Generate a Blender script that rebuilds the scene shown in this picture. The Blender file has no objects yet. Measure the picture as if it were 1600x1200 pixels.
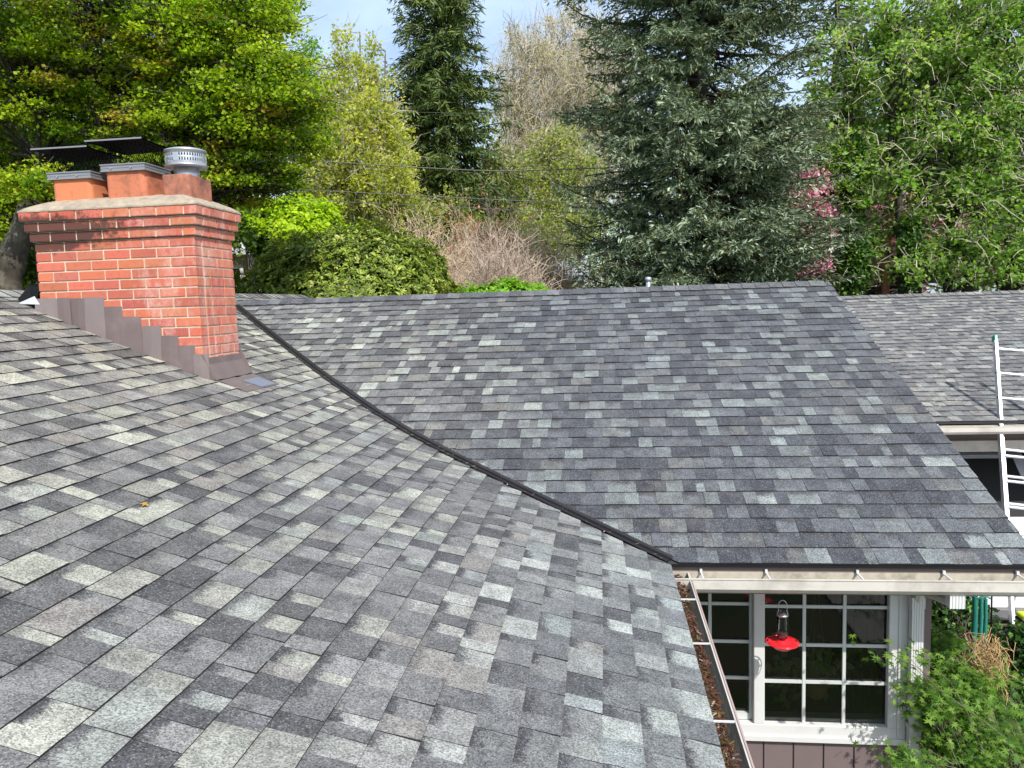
import bpy, bmesh, math, random
import numpy as np
from mathutils import Vector, Matrix, noise as mnoise

random.seed(7)
rng = np.random.default_rng(7)
sc = bpy.context.scene
COL = sc.collection

# ------------------------------------------------------------------ camera
CAM = Vector((-0.3898, -4.5691, 1.5994))
YAW, PITCH, ROLL, FPX = math.radians(6.689), math.radians(6.083), math.radians(-1.909), 1200.0
fw = Vector((-math.sin(YAW) * math.cos(PITCH), math.cos(YAW) * math.cos(PITCH), -math.sin(PITCH)))
rt = Vector((math.cos(YAW), math.sin(YAW), 0.0))
up = rt.cross(fw)
rt2 = math.cos(ROLL) * rt + math.sin(ROLL) * up
up2 = -math.sin(ROLL) * rt + math.cos(ROLL) * up
cd = bpy.data.cameras.new('camera')
cam = bpy.data.objects.new('camera', cd)
COL.objects.link(cam)
cam.matrix_world = Matrix(((rt2.x, up2.x, -fw.x, CAM.x), (rt2.y, up2.y, -fw.y, CAM.y), (rt2.z, up2.z, -fw.z, CAM.z), (0, 0, 0, 1)))
cd.sensor_width = 36.0
cd.lens = 36.0 * FPX / 1600.0
cd.clip_start = 0.05
cd.clip_end = 2000
sc.camera = cam


def at(px, py, depth):
    """world point seen at photograph pixel (px, py) at a distance along the view axis"""
    return CAM + (fw + rt2 * ((px - 800) / FPX) + up2 * ((600 - py) / FPX)) * depth


def project(P):
    d = Vector(P) - CAM
    z = d.dot(fw)
    if z < 0.05:
        return None
    return 800 + FPX * d.dot(rt2) / z, 600 - FPX * d.dot(up2) / z, z


# ------------------------------------------------------------------ light
SUN_EL, SUN_AZ = math.radians(46), math.radians(33)   # azimuth measured from -Y (behind the camera) towards +X
to_sun = Vector((math.sin(SUN_AZ) * math.cos(SUN_EL), -math.cos(SUN_AZ) * math.cos(SUN_EL), math.sin(SUN_EL)))
world = bpy.data.worlds.new('World')
sc.world = world
world.use_nodes = True
wn = world.node_tree
for n in list(wn.nodes):
    wn.nodes.remove(n)
sky = wn.nodes.new('ShaderNodeTexSky')
sky.sky_type = 'NISHITA'
sky.sun_disc = False
sky.sun_elevation = SUN_EL
sky.sun_rotation = math.atan2(to_sun.x, to_sun.y)
sky.air_density = 1.0
sky.dust_density = 1.6
sky.ozone_density = 1.2
bg = wn.nodes.new('ShaderNodeBackground')
bg.inputs['Strength'].default_value = 0.15
wo = wn.nodes.new('ShaderNodeOutputWorld')
# thin high cloud, everywhere on the sky
tc = wn.nodes.new('ShaderNodeTexCoord')
mp = wn.nodes.new('ShaderNodeMapping')
mp.inputs['Scale'].default_value = (1.2, 2.0, 3.5)
nz = wn.nodes.new('ShaderNodeTexNoise')
nz.inputs['Scale'].default_value = 2.2
nz.inputs['Detail'].default_value = 6
nz.inputs['Roughness'].default_value = 0.6
rp = wn.nodes.new('ShaderNodeValToRGB')
rp.color_ramp.elements[0].position = 0.38
rp.color_ramp.elements[0].color = (0.22, 0.22, 0.22, 1)
rp.color_ramp.elements[1].position = 0.75
rp.color_ramp.elements[1].color = (0.70, 0.70, 0.70, 1)
mx = wn.nodes.new('ShaderNodeMixRGB')
mx.inputs['Color2'].default_value = (5.6, 6.9, 8.8, 1)
wn.links.new(tc.outputs['Generated'], mp.inputs['Vector'])
wn.links.new(mp.outputs['Vector'], nz.inputs['Vector'])
wn.links.new(nz.outputs['Fac'], rp.inputs['Fac'])
wn.links.new(rp.outputs['Color'], mx.inputs['Fac'])
wn.links.new(sky.outputs['Color'], mx.inputs['Color1'])
wn.links.new(mx.outputs['Color'], bg.inputs['Color'])
wn.links.new(bg.outputs['Background'], wo.inputs['Surface'])

sd = bpy.data.lights.new('sun', 'SUN')
sd.energy = 4.4
sd.angle = math.radians(0.5)
sd.color = (1.0, 0.955, 0.89)
sun = bpy.data.objects.new('sun', sd)
COL.objects.link(sun)
sun.rotation_euler = to_sun.to_track_quat('Z', 'Y').to_euler()
sun.location = (6, -8, 14)

sc.view_settings.view_transform = 'Standard'
sc.view_settings.look = 'None'
sc.view_settings.gamma = 1.0
sc.view_settings.use_curve_mapping = False
sc.view_settings.exposure = 0.35
sc.cycles.max_bounces = 8
sc.cycles.transparent_max_bounces = 24
sc.cycles.transmission_bounces = 6


# ------------------------------------------------------------------ materials
def newmat(name):
    m = bpy.data.materials.new(name)
    m.use_nodes = True
    nt = m.node_tree
    b = nt.nodes['Principled BSDF']
    return m, nt, b


def N(nt, t, **kw):
    n = nt.nodes.new(t)
    for k, v in kw.items():
        if k in n.inputs:
            n.inputs[k].default_value = v
        else:
            setattr(n, k, v)
    return n


def mixrgb(nt, a, b, fac, mode='MIX'):
    n = nt.nodes.new('ShaderNodeMixRGB')
    n.blend_type = mode
    for s, v in (('Color1', a), ('Color2', b), ('Fac', fac)):
        if isinstance(v, (int, float, tuple)):
            n.inputs[s].default_value = v if not isinstance(v, tuple) else (v + (1,))[:4]
        else:
            nt.links.new(v, n.inputs[s])
    return n.outputs['Color']


def math_(nt, op, a, b=None, clamp=False):
    n = nt.nodes.new('ShaderNodeMath')
    n.operation = op
    n.use_clamp = clamp
    for i, v in enumerate((a, b)):
        if v is None:
            continue
        if isinstance(v, (int, float)):
            n.inputs[i].default_value = v
        else:
            nt.links.new(v, n.inputs[i])
    return n.outputs[0]


def maprange(nt, v, a, b, c=0.0, d=1.0, smooth=False):
    n = nt.nodes.new('ShaderNodeMapRange')
    n.inputs['From Min'].default_value = a
    n.inputs['From Max'].default_value = b
    n.inputs['To Min'].default_value = c
    n.inputs['To Max'].default_value = d
    if smooth:
        n.interpolation_type = 'SMOOTHSTEP'
    nt.links.new(v, n.inputs['Value'])
    return n.outputs['Result']


def pos(nt):
    return nt.nodes.new('ShaderNodeNewGeometry').outputs['Position']


def noise_(nt, scale, detail=3, rough=0.55, vec=None):
    n = nt.nodes.new('ShaderNodeTexNoise')
    n.inputs['Scale'].default_value = scale
    n.inputs['Detail'].default_value = detail
    n.inputs['Roughness'].default_value = rough
    nt.links.new(vec if vec is not None else pos(nt), n.inputs['Vector'])
    return n.outputs['Fac']


def stretch(nt, vec, s):
    m = nt.nodes.new('ShaderNodeMapping')
    m.inputs['Scale'].default_value = s
    nt.links.new(vec, m.inputs['Vector'])
    return m.outputs['Vector']


def bump(nt, b, h, strength=0.3, dist=0.003):
    n = nt.nodes.new('ShaderNodeBump')
    n.inputs['Strength'].default_value = strength
    n.inputs['Distance'].default_value = dist
    nt.links.new(h, n.inputs['Height'])
    nt.links.new(n.outputs['Normal'], b.inputs['Normal'])


def plain(name, col, rough=0.6, metal=0.0, var=0.15, scale=9.0, dirt=None, spec=0.5, bmp=0.0):
    m, nt, b = newmat(name)
    f = noise_(nt, scale, 4)
    c = mixrgb(nt, tuple(x * (1 - var) for x in col), tuple(min(1, x * (1 + var)) for x in col), f)
    if dirt:
        g = maprange(nt, noise_(nt, scale * 0.45, 6, 0.7), 0.5, 0.72)
        c = mixrgb(nt, c, dirt, math_(nt, 'MULTIPLY', g, 0.65))
    nt.links.new(c, b.inputs['Base Color'])
    b.inputs['Roughness'].default_value = rough
    b.inputs['Metallic'].default_value = metal
    b.inputs['Specular IOR Level'].default_value = spec
    if bmp:
        bump(nt, b, noise_(nt, scale * 8, 4), bmp, 0.004)
    return m


def granule_mat():
    m, nt, b = newmat('shingle_granules')
    at_ = nt.nodes.new('ShaderNodeAttribute')
    at_.attribute_name = 'Col'
    gr = nt.nodes.new('ShaderNodeAttribute')
    gr.attribute_name = 'grad'
    P = pos(nt)
    vo = nt.nodes.new('ShaderNodeTexVoronoi')
    vo.inputs['Scale'].default_value = 210
    nt.links.new(P, vo.inputs['Vector'])
    sep = nt.nodes.new('ShaderNodeSeparateColor')
    nt.links.new(vo.outputs['Color'], sep.inputs['Color'])
    cell = maprange(nt, sep.outputs['Red'], 0, 1, 0.50, 1.48)
    # ragged dark band printed across the top of the lower-layer pieces
    wob = noise_(nt, 17, 5, 0.72)
    g = math_(nt, 'ADD', gr.outputs['Fac'], math_(nt, 'MULTIPLY', math_(nt, 'SUBTRACT', wob, 0.5), 0.85))
    g = math_(nt, 'ADD', g, math_(nt, 'MULTIPLY', math_(nt, 'SUBTRACT', sep.outputs['Green'], 0.5), 0.16))
    band = math_(nt, 'MULTIPLY', maprange(nt, g, 0.60, 0.92, smooth=True), at_.outputs['Alpha'])
    base = mixrgb(nt, at_.outputs['Color'], (0.062, 0.062, 0.066), band)
    # blend patches inside one piece
    pt = maprange(nt, noise_(nt, 9, 5, 0.65), 0.3, 0.7, 0.70, 1.30)
    pt = math_(nt, 'MULTIPLY', pt, maprange(nt, noise_(nt, 0.55, 3, 0.5), 0.3, 0.7, 0.93, 1.07))
    v = math_(nt, 'MULTIPLY', cell, pt)
    comb = nt.nodes.new('ShaderNodeCombineColor')
    for k in ('Red', 'Green', 'Blue'):
        nt.links.new(v, comb.inputs[k])
    c = mixrgb(nt, base, comb.outputs['Color'], 1.0, 'MULTIPLY')
    # bare pale specks and a few dark ones
    spk = math_(nt, 'GREATER_THAN', sep.outputs['Blue'], 0.93)
    c = mixrgb(nt, c, (0.42, 0.42, 0.40), math_(nt, 'MULTIPLY', spk, 0.28))
    # faint smears of dust and washed-down grime
    gm = maprange(nt, noise_(nt, 2.2, 6, 0.72), 0.55, 0.8)
    c = mixrgb(nt, c, (0.20, 0.185, 0.155), math_(nt, 'MULTIPLY', gm, 0.35))
    nt.links.new(c, b.inputs['Base Color'])
    b.inputs['Roughness'].default_value = 0.93
    b.inputs['Specular IOR Level'].default_value = 0.25
    hh = math_(nt, 'ADD', vo.outputs['Distance'], math_(nt, 'MULTIPLY', noise_(nt, 30, 3), 0.6))
    bump(nt, b, hh, 0.45, 0.0025)
    return m


M = {}
M['granule'] = granule_mat()
M['asphalt_edge'] = plain('asphalt_edge', (0.018, 0.018, 0.019), 0.95, var=0.4, scale=60)
M['deck'] = plain('roof_deck_felt', (0.03, 0.03, 0.032), 0.9)
M['mortar'] = plain('mortar', (0.55, 0.455, 0.345), 0.95, var=0.22, scale=30, dirt=(0.3, 0.24, 0.18), bmp=0.5)
M['crown'] = plain('mortar_wash', (0.36, 0.30, 0.225), 0.95, var=0.4, scale=20, dirt=(0.12, 0.11, 0.08), bmp=1.0)
M['brown_metal'] = plain('brown_coated_metal', (0.15, 0.117, 0.112), 0.42, var=0.14, scale=6, dirt=(0.24, 0.19, 0.18), spec=0.4)
M['brown_metal_b'] = plain('lit_brown_metal', (0.19, 0.155, 0.15), 0.45, var=0.14, scale=6, dirt=(0.27, 0.23, 0.22), spec=0.4)  # lighter copy of the brown; light on differently bent panels put into colour
M['dark_metal'] = plain('dark_valley_metal', (0.022, 0.020, 0.021), 0.38, metal=0.0, var=0.3, scale=7, spec=0.5)
M['black_metal'] = plain('black_cap_metal', (0.008, 0.008, 0.009), 0.7, var=0.25, spec=.15)
M['grey_metal'] = plain('grey_skirt_metal', (0.26, 0.265, 0.28), 0.45, metal=0.3, var=0.12)
M['black_wire'] = plain('black_wire', (0.006, 0.006, 0.006), 0.8, spec=.1)
M['galv'] = plain('galvanised_steel', (0.55, 0.57, 0.60), 0.36, metal=0.75, var=0.12, scale=20)
M['aluminium'] = plain('ladder_aluminium', (0.60, 0.61, 0.63), 0.4, metal=0.45, var=0.08, scale=12)
M['bluish_metal'] = plain('bare_flashing_sheet', (0.30, 0.33, 0.45), 0.35, metal=0.5, var=0.15)
M['cream'] = plain('cream_gutter_paint', (0.56, 0.53, 0.475), 0.45, var=0.1, scale=5, dirt=(0.24, 0.21, 0.17))
M['gutter_in'] = plain('stained_gutter_inside', (0.44, 0.40, 0.32), 0.7, var=0.3, scale=18, dirt=(0.12, 0.11, 0.07))
M['white'] = plain('white_trim_paint', (0.60, 0.60, 0.585), 0.5, var=0.05, scale=6, dirt=(0.5, 0.49, 0.46))
M['vinyl'] = plain('white_vinyl_bars', (0.52, 0.55, 0.53), 0.4, var=0.05)
M['siding'] = plain('mauve_brown_siding', (0.155, 0.115, 0.115), 0.75, var=0.1, scale=10)
M['fascia'] = plain('brown_fascia', (0.16, 0.125, 0.11), 0.7, var=0.15)
M['soffit'] = plain('soffit_paint', (0.34, 0.32, 0.29), 0.7)
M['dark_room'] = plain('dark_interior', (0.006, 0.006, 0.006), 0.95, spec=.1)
M['green_plastic'] = plain('green_plastic', (0.01, 0.24, 0.13), 0.4)
M['green_wrap'] = plain('green_plastic_sleeve', (0.012, 0.16, 0.12), 0.38, var=0.3, scale=15)
M['beige_siding'] = plain('beige_siding', (0.62, 0.54, 0.40), 0.7, var=0.06)
M['pale_roof'] = plain('pale_far_roof', (0.42, 0.43, 0.46), 0.8, var=0.15)
M['cable'] = plain('cable_sheath', (0.13, 0.128, 0.12), 0.5)
M['bark'] = plain('grey_brown_bark', (0.13, 0.105, 0.08), 0.95, var=0.55, scale=14, dirt=(0.27, 0.26, 0.2), bmp=1.0)
M['bark_dark'] = plain('dark_bark', (0.05, 0.04, 0.032), 0.95, var=0.5, scale=16, bmp=1.0)
M['bark_red'] = plain('orange_brown_bark', (0.36, 0.15, 0.07), 0.9, var=0.35, scale=12, bmp=0.8)
M['twig_pale'] = plain('pale_twig', (0.44, 0.39, 0.30), 0.9, var=0.3, scale=6)
M['twig_tan'] = plain('tan_twig', (0.52, 0.41, 0.29), 0.9, var=0.3, scale=4)
M['twig_grey'] = plain('grey_brown_twig', (0.46, 0.36, 0.29), 0.9, var=0.3, scale=4)
M['soil'] = plain('garden_soil', (0.07, 0.055, 0.04), 0.95, var=0.5, scale=3, bmp=0.8)
M['van_white'] = plain('white_vehicle_paint', (0.74, 0.75, 0.78), 0.25, var=0.03, dirt=(0.6, 0.6, 0.6))
M['rubber'] = plain('tyre_rubber', (0.02, 0.02, 0.02), 0.85)
M['chrome'] = plain('bright_metal', (0.6, 0.6, 0.62), 0.25, metal=0.9)
M['hi_vis'] = plain('yellow_green_plastic', (0.62, 0.78, 0.03), 0.5)
M['straw'] = plain('dried_straw', (0.52, 0.33, 0.16), 0.9, var=0.35, scale=40)
M['terracotta'] = plain('terracotta_basket', (0.42, 0.2, 0.09), 0.8, var=0.3, scale=20)
M['red_plastic'] = plain('red_feeder_plastic', (0.78, 0.02, 0.03), 0.28, var=0.08)
M['nail'] = plain('nail_heads', (0.7, 0.7, 0.68), 0.4)

# flue tile clay, with soot
def clay(name, col, soot):
    m, nt, b = newmat(name)
    f = noise_(nt, 14, 5, 0.6)
    c = mixrgb(nt, tuple(x * 0.82 for x in col), tuple(x * 1.1 for x in col), f)
    if soot:
        s = maprange(nt, noise_(nt, 7, 6, 0.75), 0.62 - soot * 0.22, 0.78 - soot * 0.15)
        c = mixrgb(nt, c, (0.07, 0.045, 0.04), math_(nt, 'MULTIPLY', s, 0.8))
        s2 = maprange(nt, noise_(nt, 11, 5, 0.7, stretch(nt, pos(nt), (1, 1, .4))), 0.58, 0.7)
        c = mixrgb(nt, c, (0.55, 0.36, 0.30), math_(nt, 'MULTIPLY', s2, 0.45 * soot))
    nt.links.new(c, b.inputs['Base Color'])
    b.inputs['Roughness'].default_value = 0.85
    bump(nt, b, noise_(nt, 90, 4), 0.3, 0.003)
    return m


M['clay_a'] = clay('orange_flue_clay', (0.58, 0.20, 0.088), 0.25)
M['clay_b'] = clay('weathered_flue_clay', (0.52, 0.17, 0.085), 0.55)
M['clay_c'] = clay('sooty_flue_clay', (0.46, 0.17, 0.10), 1.0)


def brick_mat():
    m, nt, b = newmat('red_brick')
    oi = nt.nodes.new('ShaderNodeAttribute')
    oi.attribute_name = 'Col'
    P = pos(nt)
    sp = nt.nodes.new('ShaderNodeSeparateXYZ')
    nt.links.new(P, sp.inputs[0])
    X, Y, Z = sp.outputs
    c = mixrgb(nt, oi.outputs['Color'], (0.16, 0.035, 0.03), maprange(nt, noise_(nt, 30, 5, 0.7), 0.52, 0.85, 0, 0.6))
    # lime bloom: washed streaks low on the stack and at the corner
    st = noise_(nt, 6.5, 6, 0.78, stretch(nt, P, (1, 1, 0.42)))
    cx = maprange(nt, math_(nt, 'ABSOLUTE', math_(nt, 'SUBTRACT', X, -3.60)), 0.02, 0.55, 0.17, 0.0)
    ry = maprange(nt, X, -3.40, -3.345, 0, 0.09)
    eff = math_(nt, 'ADD', st, math_(nt, 'ADD', cx, ry))
    eff = maprange(nt, eff, 0.60, 0.80)
    eff = math_(nt, 'MULTIPLY', eff, maprange(nt, noise_(nt, 55, 3, 0.7), 0.3, 0.65, 0.25, 0.8))
    c = mixrgb(nt, c, (0.60, 0.40, 0.35), eff)
    # soot: high on the left
    so = math_(nt, 'MULTIPLY', maprange(nt, Z, 2.05, 2.16), maprange(nt, X, -3.6, -4.45, 0.0, 1.0))
    so = math_(nt, 'MULTIPLY', so, maprange(nt, Z, 2.27, 2.36, 1.0, 0.3))
    so = maprange(nt, math_(nt, 'ADD', noise_(nt, 10, 6, 0.78), math_(nt, 'MULTIPLY', so, 0.55)), 0.66, 0.80)
    c = mixrgb(nt, c, (0.035, 0.018, 0.016), math_(nt, 'MULTIPLY', so, 0.85))
    nt.links.new(c, b.inputs['Base Color'])
    b.inputs['Roughness'].default_value = 0.85
    bump(nt, b, noise_(nt, 110, 4, 0.6), 0.5, 0.003)
    return m


M['brick'] = brick_mat()


def glass_mat(name, tint=(0.5, 0.52, 0.5)):
    m, nt, b = newmat(name)
    nt.nodes.remove(b)
    out = nt.nodes['Material Output']
    tr = N(nt, 'ShaderNodeBsdfTransparent')
    tr.inputs['Color'].default_value = tint + (1,)
    gl = N(nt, 'ShaderNodeBsdfGlossy')
    gl.inputs['Roughness'].default_value = 0.02
    fr = N(nt, 'ShaderNodeFresnel')
    fr.inputs['IOR'].default_value = 1.5
    mxs = N(nt, 'ShaderNodeMixShader')
    nt.links.new(fr.outputs[0], mxs.inputs[0])
    nt.links.new(tr.outputs[0], mxs.inputs[1])
    nt.links.new(gl.outputs[0], mxs.inputs[2])
    nt.links.new(mxs.outputs[0], out.inputs['Surface'])
    return m


M['glass'] = glass_mat('window_glass', (.6, .62, .6))
M['clear_glass'] = glass_mat('bottle_glass', (0.86, 0.88, 0.88))


def leaf_mat(name, trans=0.45, rough=0.5, spec=0.4, tint=(1.35, 1.4, 0.55)):
    m, nt, b = newmat(name)
    a = nt.nodes.new('ShaderNodeAttribute')
    a.attribute_name = 'Col'
    out = nt.nodes['Material Output']
    nt.links.new(a.outputs['Color'], b.inputs['Base Color'])
    b.inputs['Roughness'].default_value = rough
    b.inputs['Specular IOR Level'].default_value = spec
    t = nt.nodes.new('ShaderNodeBsdfTranslucent')
    tcx = mixrgb(nt, a.outputs['Color'], tint, 1.0, 'MULTIPLY')
    nt.links.new(tcx, t.inputs['Color'])
    ms = nt.nodes.new('ShaderNodeMixShader')
    ms.inputs[0].default_value = trans
    nt.links.new(b.outputs[0], ms.inputs[1])
    nt.links.new(t.outputs[0], ms.inputs[2])
    nt.links.new(ms.outputs[0], out.inputs['Surface'])
    return m


M['leaf_soft'] = leaf_mat('soft_leaf', 0.5, 0.55, 0.3)
M['leaf_gloss'] = leaf_mat('leathery_leaf', 0.18, 0.5, 0.35)
M['needle'] = leaf_mat('needles', 0.1, 0.6, 0.25)
M['petal'] = leaf_mat('petals', 0.4, 0.7, 0.1, (1.0, 1.0, 1.0))

# ------------------------------------------------------------------ object helpers
WORLD = {}


def empty(name, loc, parent=None):
    o = bpy.data.objects.new(name, None)
    o.empty_display_size = 0.2
    COL.objects.link(o)
    loc = Vector(loc)
    if parent is not None:
        o.parent = parent
        o.location = loc - WORLD[parent.name]
    else:
        o.location = loc
    WORLD[o.name] = loc
    return o


def tag(o, label=None, cat=None, group=None, kind=None):
    if label: o['label'] = label
    if cat: o['category'] = cat
    if group: o['group'] = group
    if kind: o['kind'] = kind
    return o


def link(name, me, parent=None, origin=None):
    o = bpy.data.objects.new(name, me)
    COL.objects.link(o)
    origin = Vector(origin) if origin is not None else Vector((0, 0, 0))
    if parent is not None:
        o.parent = parent
        o.location = origin - WORLD[parent.name]
    else:
        o.location = origin
    WORLD[o.name] = origin
    return o


class B:
    """collects shapes in world coordinates; build() links them as one mesh object with its origin at their base"""
    def __init__(s):
        s.v, s.f, s.m, s.c, s.g, s.sm = [], [], [], [], [], []
        s.usec = False

    def add(s, verts, faces, mat=0, col=None, grad=None, smooth=False):
        k = len(s.v)
        s.v += [tuple(p) for p in verts]
        for i, f in enumerate(faces):
            s.f.append([k + j for j in f])
            s.m.append(mat[i] if isinstance(mat, (list, tuple)) else mat)
            s.sm.append(smooth)
        if col is not None:
            s.usec = True
        s.c += [col if col is not None else (0.5, 0.5, 0.5, 0)] * len(verts)
        s.g += list(grad) if grad is not None else [0.0] * len(verts)
        return s

    def box(s, a, b, mat=0, col=None, ax=None, c=0.0):
        """axis aligned box a..b, optionally chamfered by c along all edges (approximated with 24 vertices)"""
        x0, y0, z0 = a
        x1, y1, z1 = b
        if c <= 0:
            v = [(x0, y0, z0), (x1, y0, z0), (x1, y1, z0), (x0, y1, z0), (x0, y0, z1), (x1, y0, z1), (x1, y1, z1), (x0, y1, z1)]
            f = [(0, 3, 2, 1), (4, 5, 6, 7), (0, 1, 5, 4), (1, 2, 6, 5), (2, 3, 7, 6), (3, 0, 4, 7)]
            if ax:
                v = [ax(*p) for p in v]
            return s.add(v, f, mat, col)
        bm = bmesh.new()
        bmesh.ops.create_cube(bm, size=1)
        for q in bm.verts:
            q.co = Vector(((x0 + x1) / 2 + q.co.x * (x1 - x0), (y0 + y1) / 2 + q.co.y * (y1 - y0), (z0 + z1) / 2 + q.co.z * (z1 - z0)))
        bmesh.ops.bevel(bm, geom=list(bm.edges), offset=c, segments=1, affect='EDGES', profile=0.5)
        v = [q.co.copy() for q in bm.verts]
        if ax:
            v = [ax(*p) for p in v]
        f = [[q.index for q in ff.verts] for ff in bm.faces]
        bm.free()
        return s.add(v, f, mat, col)

    def obox(s, c, ex, ey, ez, mat=0, col=None):
        c, ex, ey, ez = map(Vector, (c, ex, ey, ez))
        v = [c + ex * i + ey * j + ez * k for k in (-1, 1) for i, j in ((-1, -1), (1, -1), (1, 1), (-1, 1))]
        return s.add(v, [(0, 3, 2, 1), (4, 5, 6, 7), (0, 1, 5, 4), (1, 2, 6, 5), (2, 3, 7, 6), (3, 0, 4, 7)], mat, col)

    def tube(s, pts, r, n=6, mat=0, col=None, cap=True, smooth=True):
        pts = [Vector(p) for p in pts]
        if not hasattr(r, '__len__'):
            r = [r] * len(pts)
        t0 = (pts[1] - pts[0]).normalized()
        a = t0.orthogonal().normalized()
        v, f = [], []
        for i, p in enumerate(pts):
            t = (pts[min(i + 1, len(pts) - 1)] - pts[max(i - 1, 0)]).normalized()
            a = (a - t * a.dot(t)).normalized()
            b = t.cross(a)
            for k in range(n):
                w = 2 * math.pi * k / n
                v.append(p + (a * math.cos(w) + b * math.sin(w)) * r[i])
        for i in range(len(pts) - 1):
            for k in range(n):
                k2 = (k + 1) % n
                f.append((i * n + k, i * n + k2, (i + 1) * n + k2, (i + 1) * n + k))
        s.add(v, f, mat, col, smooth=smooth)
        if cap:
            s.add(v[:n], [tuple(range(n - 1, -1, -1))], mat, col)
            s.add(v[-n:], [tuple(range(n))], mat, col)
        return s

    def lathe(s, c, prof, n=24, mat=0, closed=False, smooth=True, ax=None):
        c = Vector(c)
        v, f = [], []
        for r, z in prof:
            for k in range(n):
                w = 2 * math.pi * k / n
                q = Vector((r * math.cos(w), r * math.sin(w), z))
                v.append(c + (ax @ q if ax else q))
        for i in range(len(prof) - 1):
            for k in range(n):
                k2 = (k + 1) % n
                f.append((i * n + k, i * n + k2, (i + 1) * n + k2, (i + 1) * n + k))
        if prof[0][0] > 1e-4: f.append(tuple(range(n - 1, -1, -1)))
        if prof[-1][0] > 1e-4: f.append(tuple((len(prof) - 1) * n + k for k in range(n)))
        return s.add(v, f, mat, smooth=smooth)

    def extrude(s, prof, p0, p1, ax, az, mat=0, closed=True, smooth=False):
        """sweep a 2-D profile (list of (a, b)) along p0 -> p1; a along ax, b along az"""
        p0, p1, ax, az = map(Vector, (p0, p1, ax, az))
        n = len(prof)
        v = [p0 + ax * a + az * b for a, b in prof] + [p1 + ax * a + az * b for a, b in prof]
        f = [(i, (i + 1) % n, n + (i + 1) % n, n + i) for i in range(n if closed else n - 1)]
        if closed:
            f += [tuple(range(n - 1, -1, -1)), tuple(range(n, 2 * n))]
        return s.add(v, f, mat, smooth=smooth)

    def build(s, name, mats, parent=None, bevel=0.0, origin='auto', recalc=True):
        if not isinstance(mats, (list, tuple)):
            mats = [mats]
        V = np.array(s.v, dtype=np.float64)
        lo, hi = V.min(0), V.max(0)
        org = Vector(((lo[0] + hi[0]) / 2, (lo[1] + hi[1]) / 2, lo[2])) if origin == 'auto' else Vector(origin)
        V = V - np.array(org)
        me = bpy.data.meshes.new(name)
        me.from_pydata(V.tolist(), [], s.f)
        for m in mats:
            me.materials.append(m)
        me.polygons.foreach_set('material_index', s.m)
        me.polygons.foreach_set('use_smooth', s.sm)
        if s.usec:
            a = me.color_attributes.new('Col', 'FLOAT_COLOR', 'POINT')
            a.data.foreach_set('color', np.array(s.c, dtype=np.float32).ravel())
            g = me.attributes.new('grad', 'FLOAT', 'POINT')
            g.data.foreach_set('value', np.array(s.g, dtype=np.float32))
        if recalc:
            bm = bmesh.new()
            bm.from_mesh(me)
            bmesh.ops.recalc_face_normals(bm, faces=bm.faces)
            bm.to_mesh(me)
            bm.free()
        me.update()
        o = link(name, me, parent, org)
        if bevel:
            md = o.modifiers.new('edge', 'BEVEL')
            md.width = bevel
            md.segments = 2
            md.limit_method = 'ANGLE'
        return o


def fastmesh(name, V, counts, idx, cols, mat, parent=None, origin=None, smooth=False):
    """V (n,3) world; polygons given by vertex counts and flat indices; cols per vertex (n,4)"""
    me = bpy.data.meshes.new(name)
    org = np.array(origin if origin is not None else (0, 0, 0), dtype=np.float64)
    V = (V - org).astype(np.float32)
    me.vertices.add(len(V))
    me.vertices.foreach_set('co', V.ravel())
    me.loops.add(len(idx))
    me.loops.foreach_set('vertex_index', idx.astype(np.int32))
    starts = np.concatenate([[0], np.cumsum(counts)[:-1]]).astype(np.int32)
    me.polygons.add(len(counts))
    me.polygons.foreach_set('loop_start', starts)
    me.polygons.foreach_set('loop_total', counts.astype(np.int32))
    if smooth:
        me.polygons.foreach_set('use_smooth', np.ones(len(counts), dtype=bool))
    me.materials.append(mat)
    if cols is not None:
        a = me.color_attributes.new('Col', 'FLOAT_COLOR', 'POINT')
        a.data.foreach_set('color', cols.astype(np.float32).ravel())
    me.update(calc_edges=True)
    return link(name, me, parent, org)


GROUND = -2.55
# ------------------------------------------------------------------ ground
g = B()
S = 400
g.add([(-S, -S, GROUND), (S, -S, GROUND), (S, S, GROUND), (-S, S, GROUND)], [(0, 1, 2, 3)])
gm, nt, b = newmat('ground_grass')
c = mixrgb(nt, (0.045, 0.085, 0.02), (0.10, 0.085, 0.05), maprange(nt, noise_(nt, 0.9, 6, 0.7), 0.4, 0.62))
nt.links.new(c, b.inputs['Base Color'])
b.inputs['Roughness'].default_value = 0.95
bump(nt, b, noise_(nt, 25, 4), 0.8, 0.03)
tag(g.build('ground', gm, origin=(0, 0, GROUND)), kind='structure')
g = B()
g.box((2.6, -6, GROUND + .004), (14, 4.6, GROUND + .03))
tag(g.build('driveway', plain('driveway_concrete', (0.36, 0.34, 0.31), 0.9, var=0.12, scale=3, bmp=0.4)), kind='structure')

# ================================================================== HOUSE
house = empty('house', (-1.5, 3.0, GROUND))
tag(house, 'low house with grey shingle roofs, brick chimney and white framed window', 'house')

EXP = 0.143
NP = np.array([(0.0, 0.0), (-0.8, .229), (-1.3, .373), (-1.6, .461), (-1.92, .561), (-2.33, .703), (-2.93, .933), (-3.47, 1.152),
               (-4.19, 1.452), (-4.64, 1.642), (-5.03, 1.806)])
NS = np.concatenate([[0], np.cumsum(np.hypot(np.diff(NP[:, 0]), np.diff(NP[:, 1])))])


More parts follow.
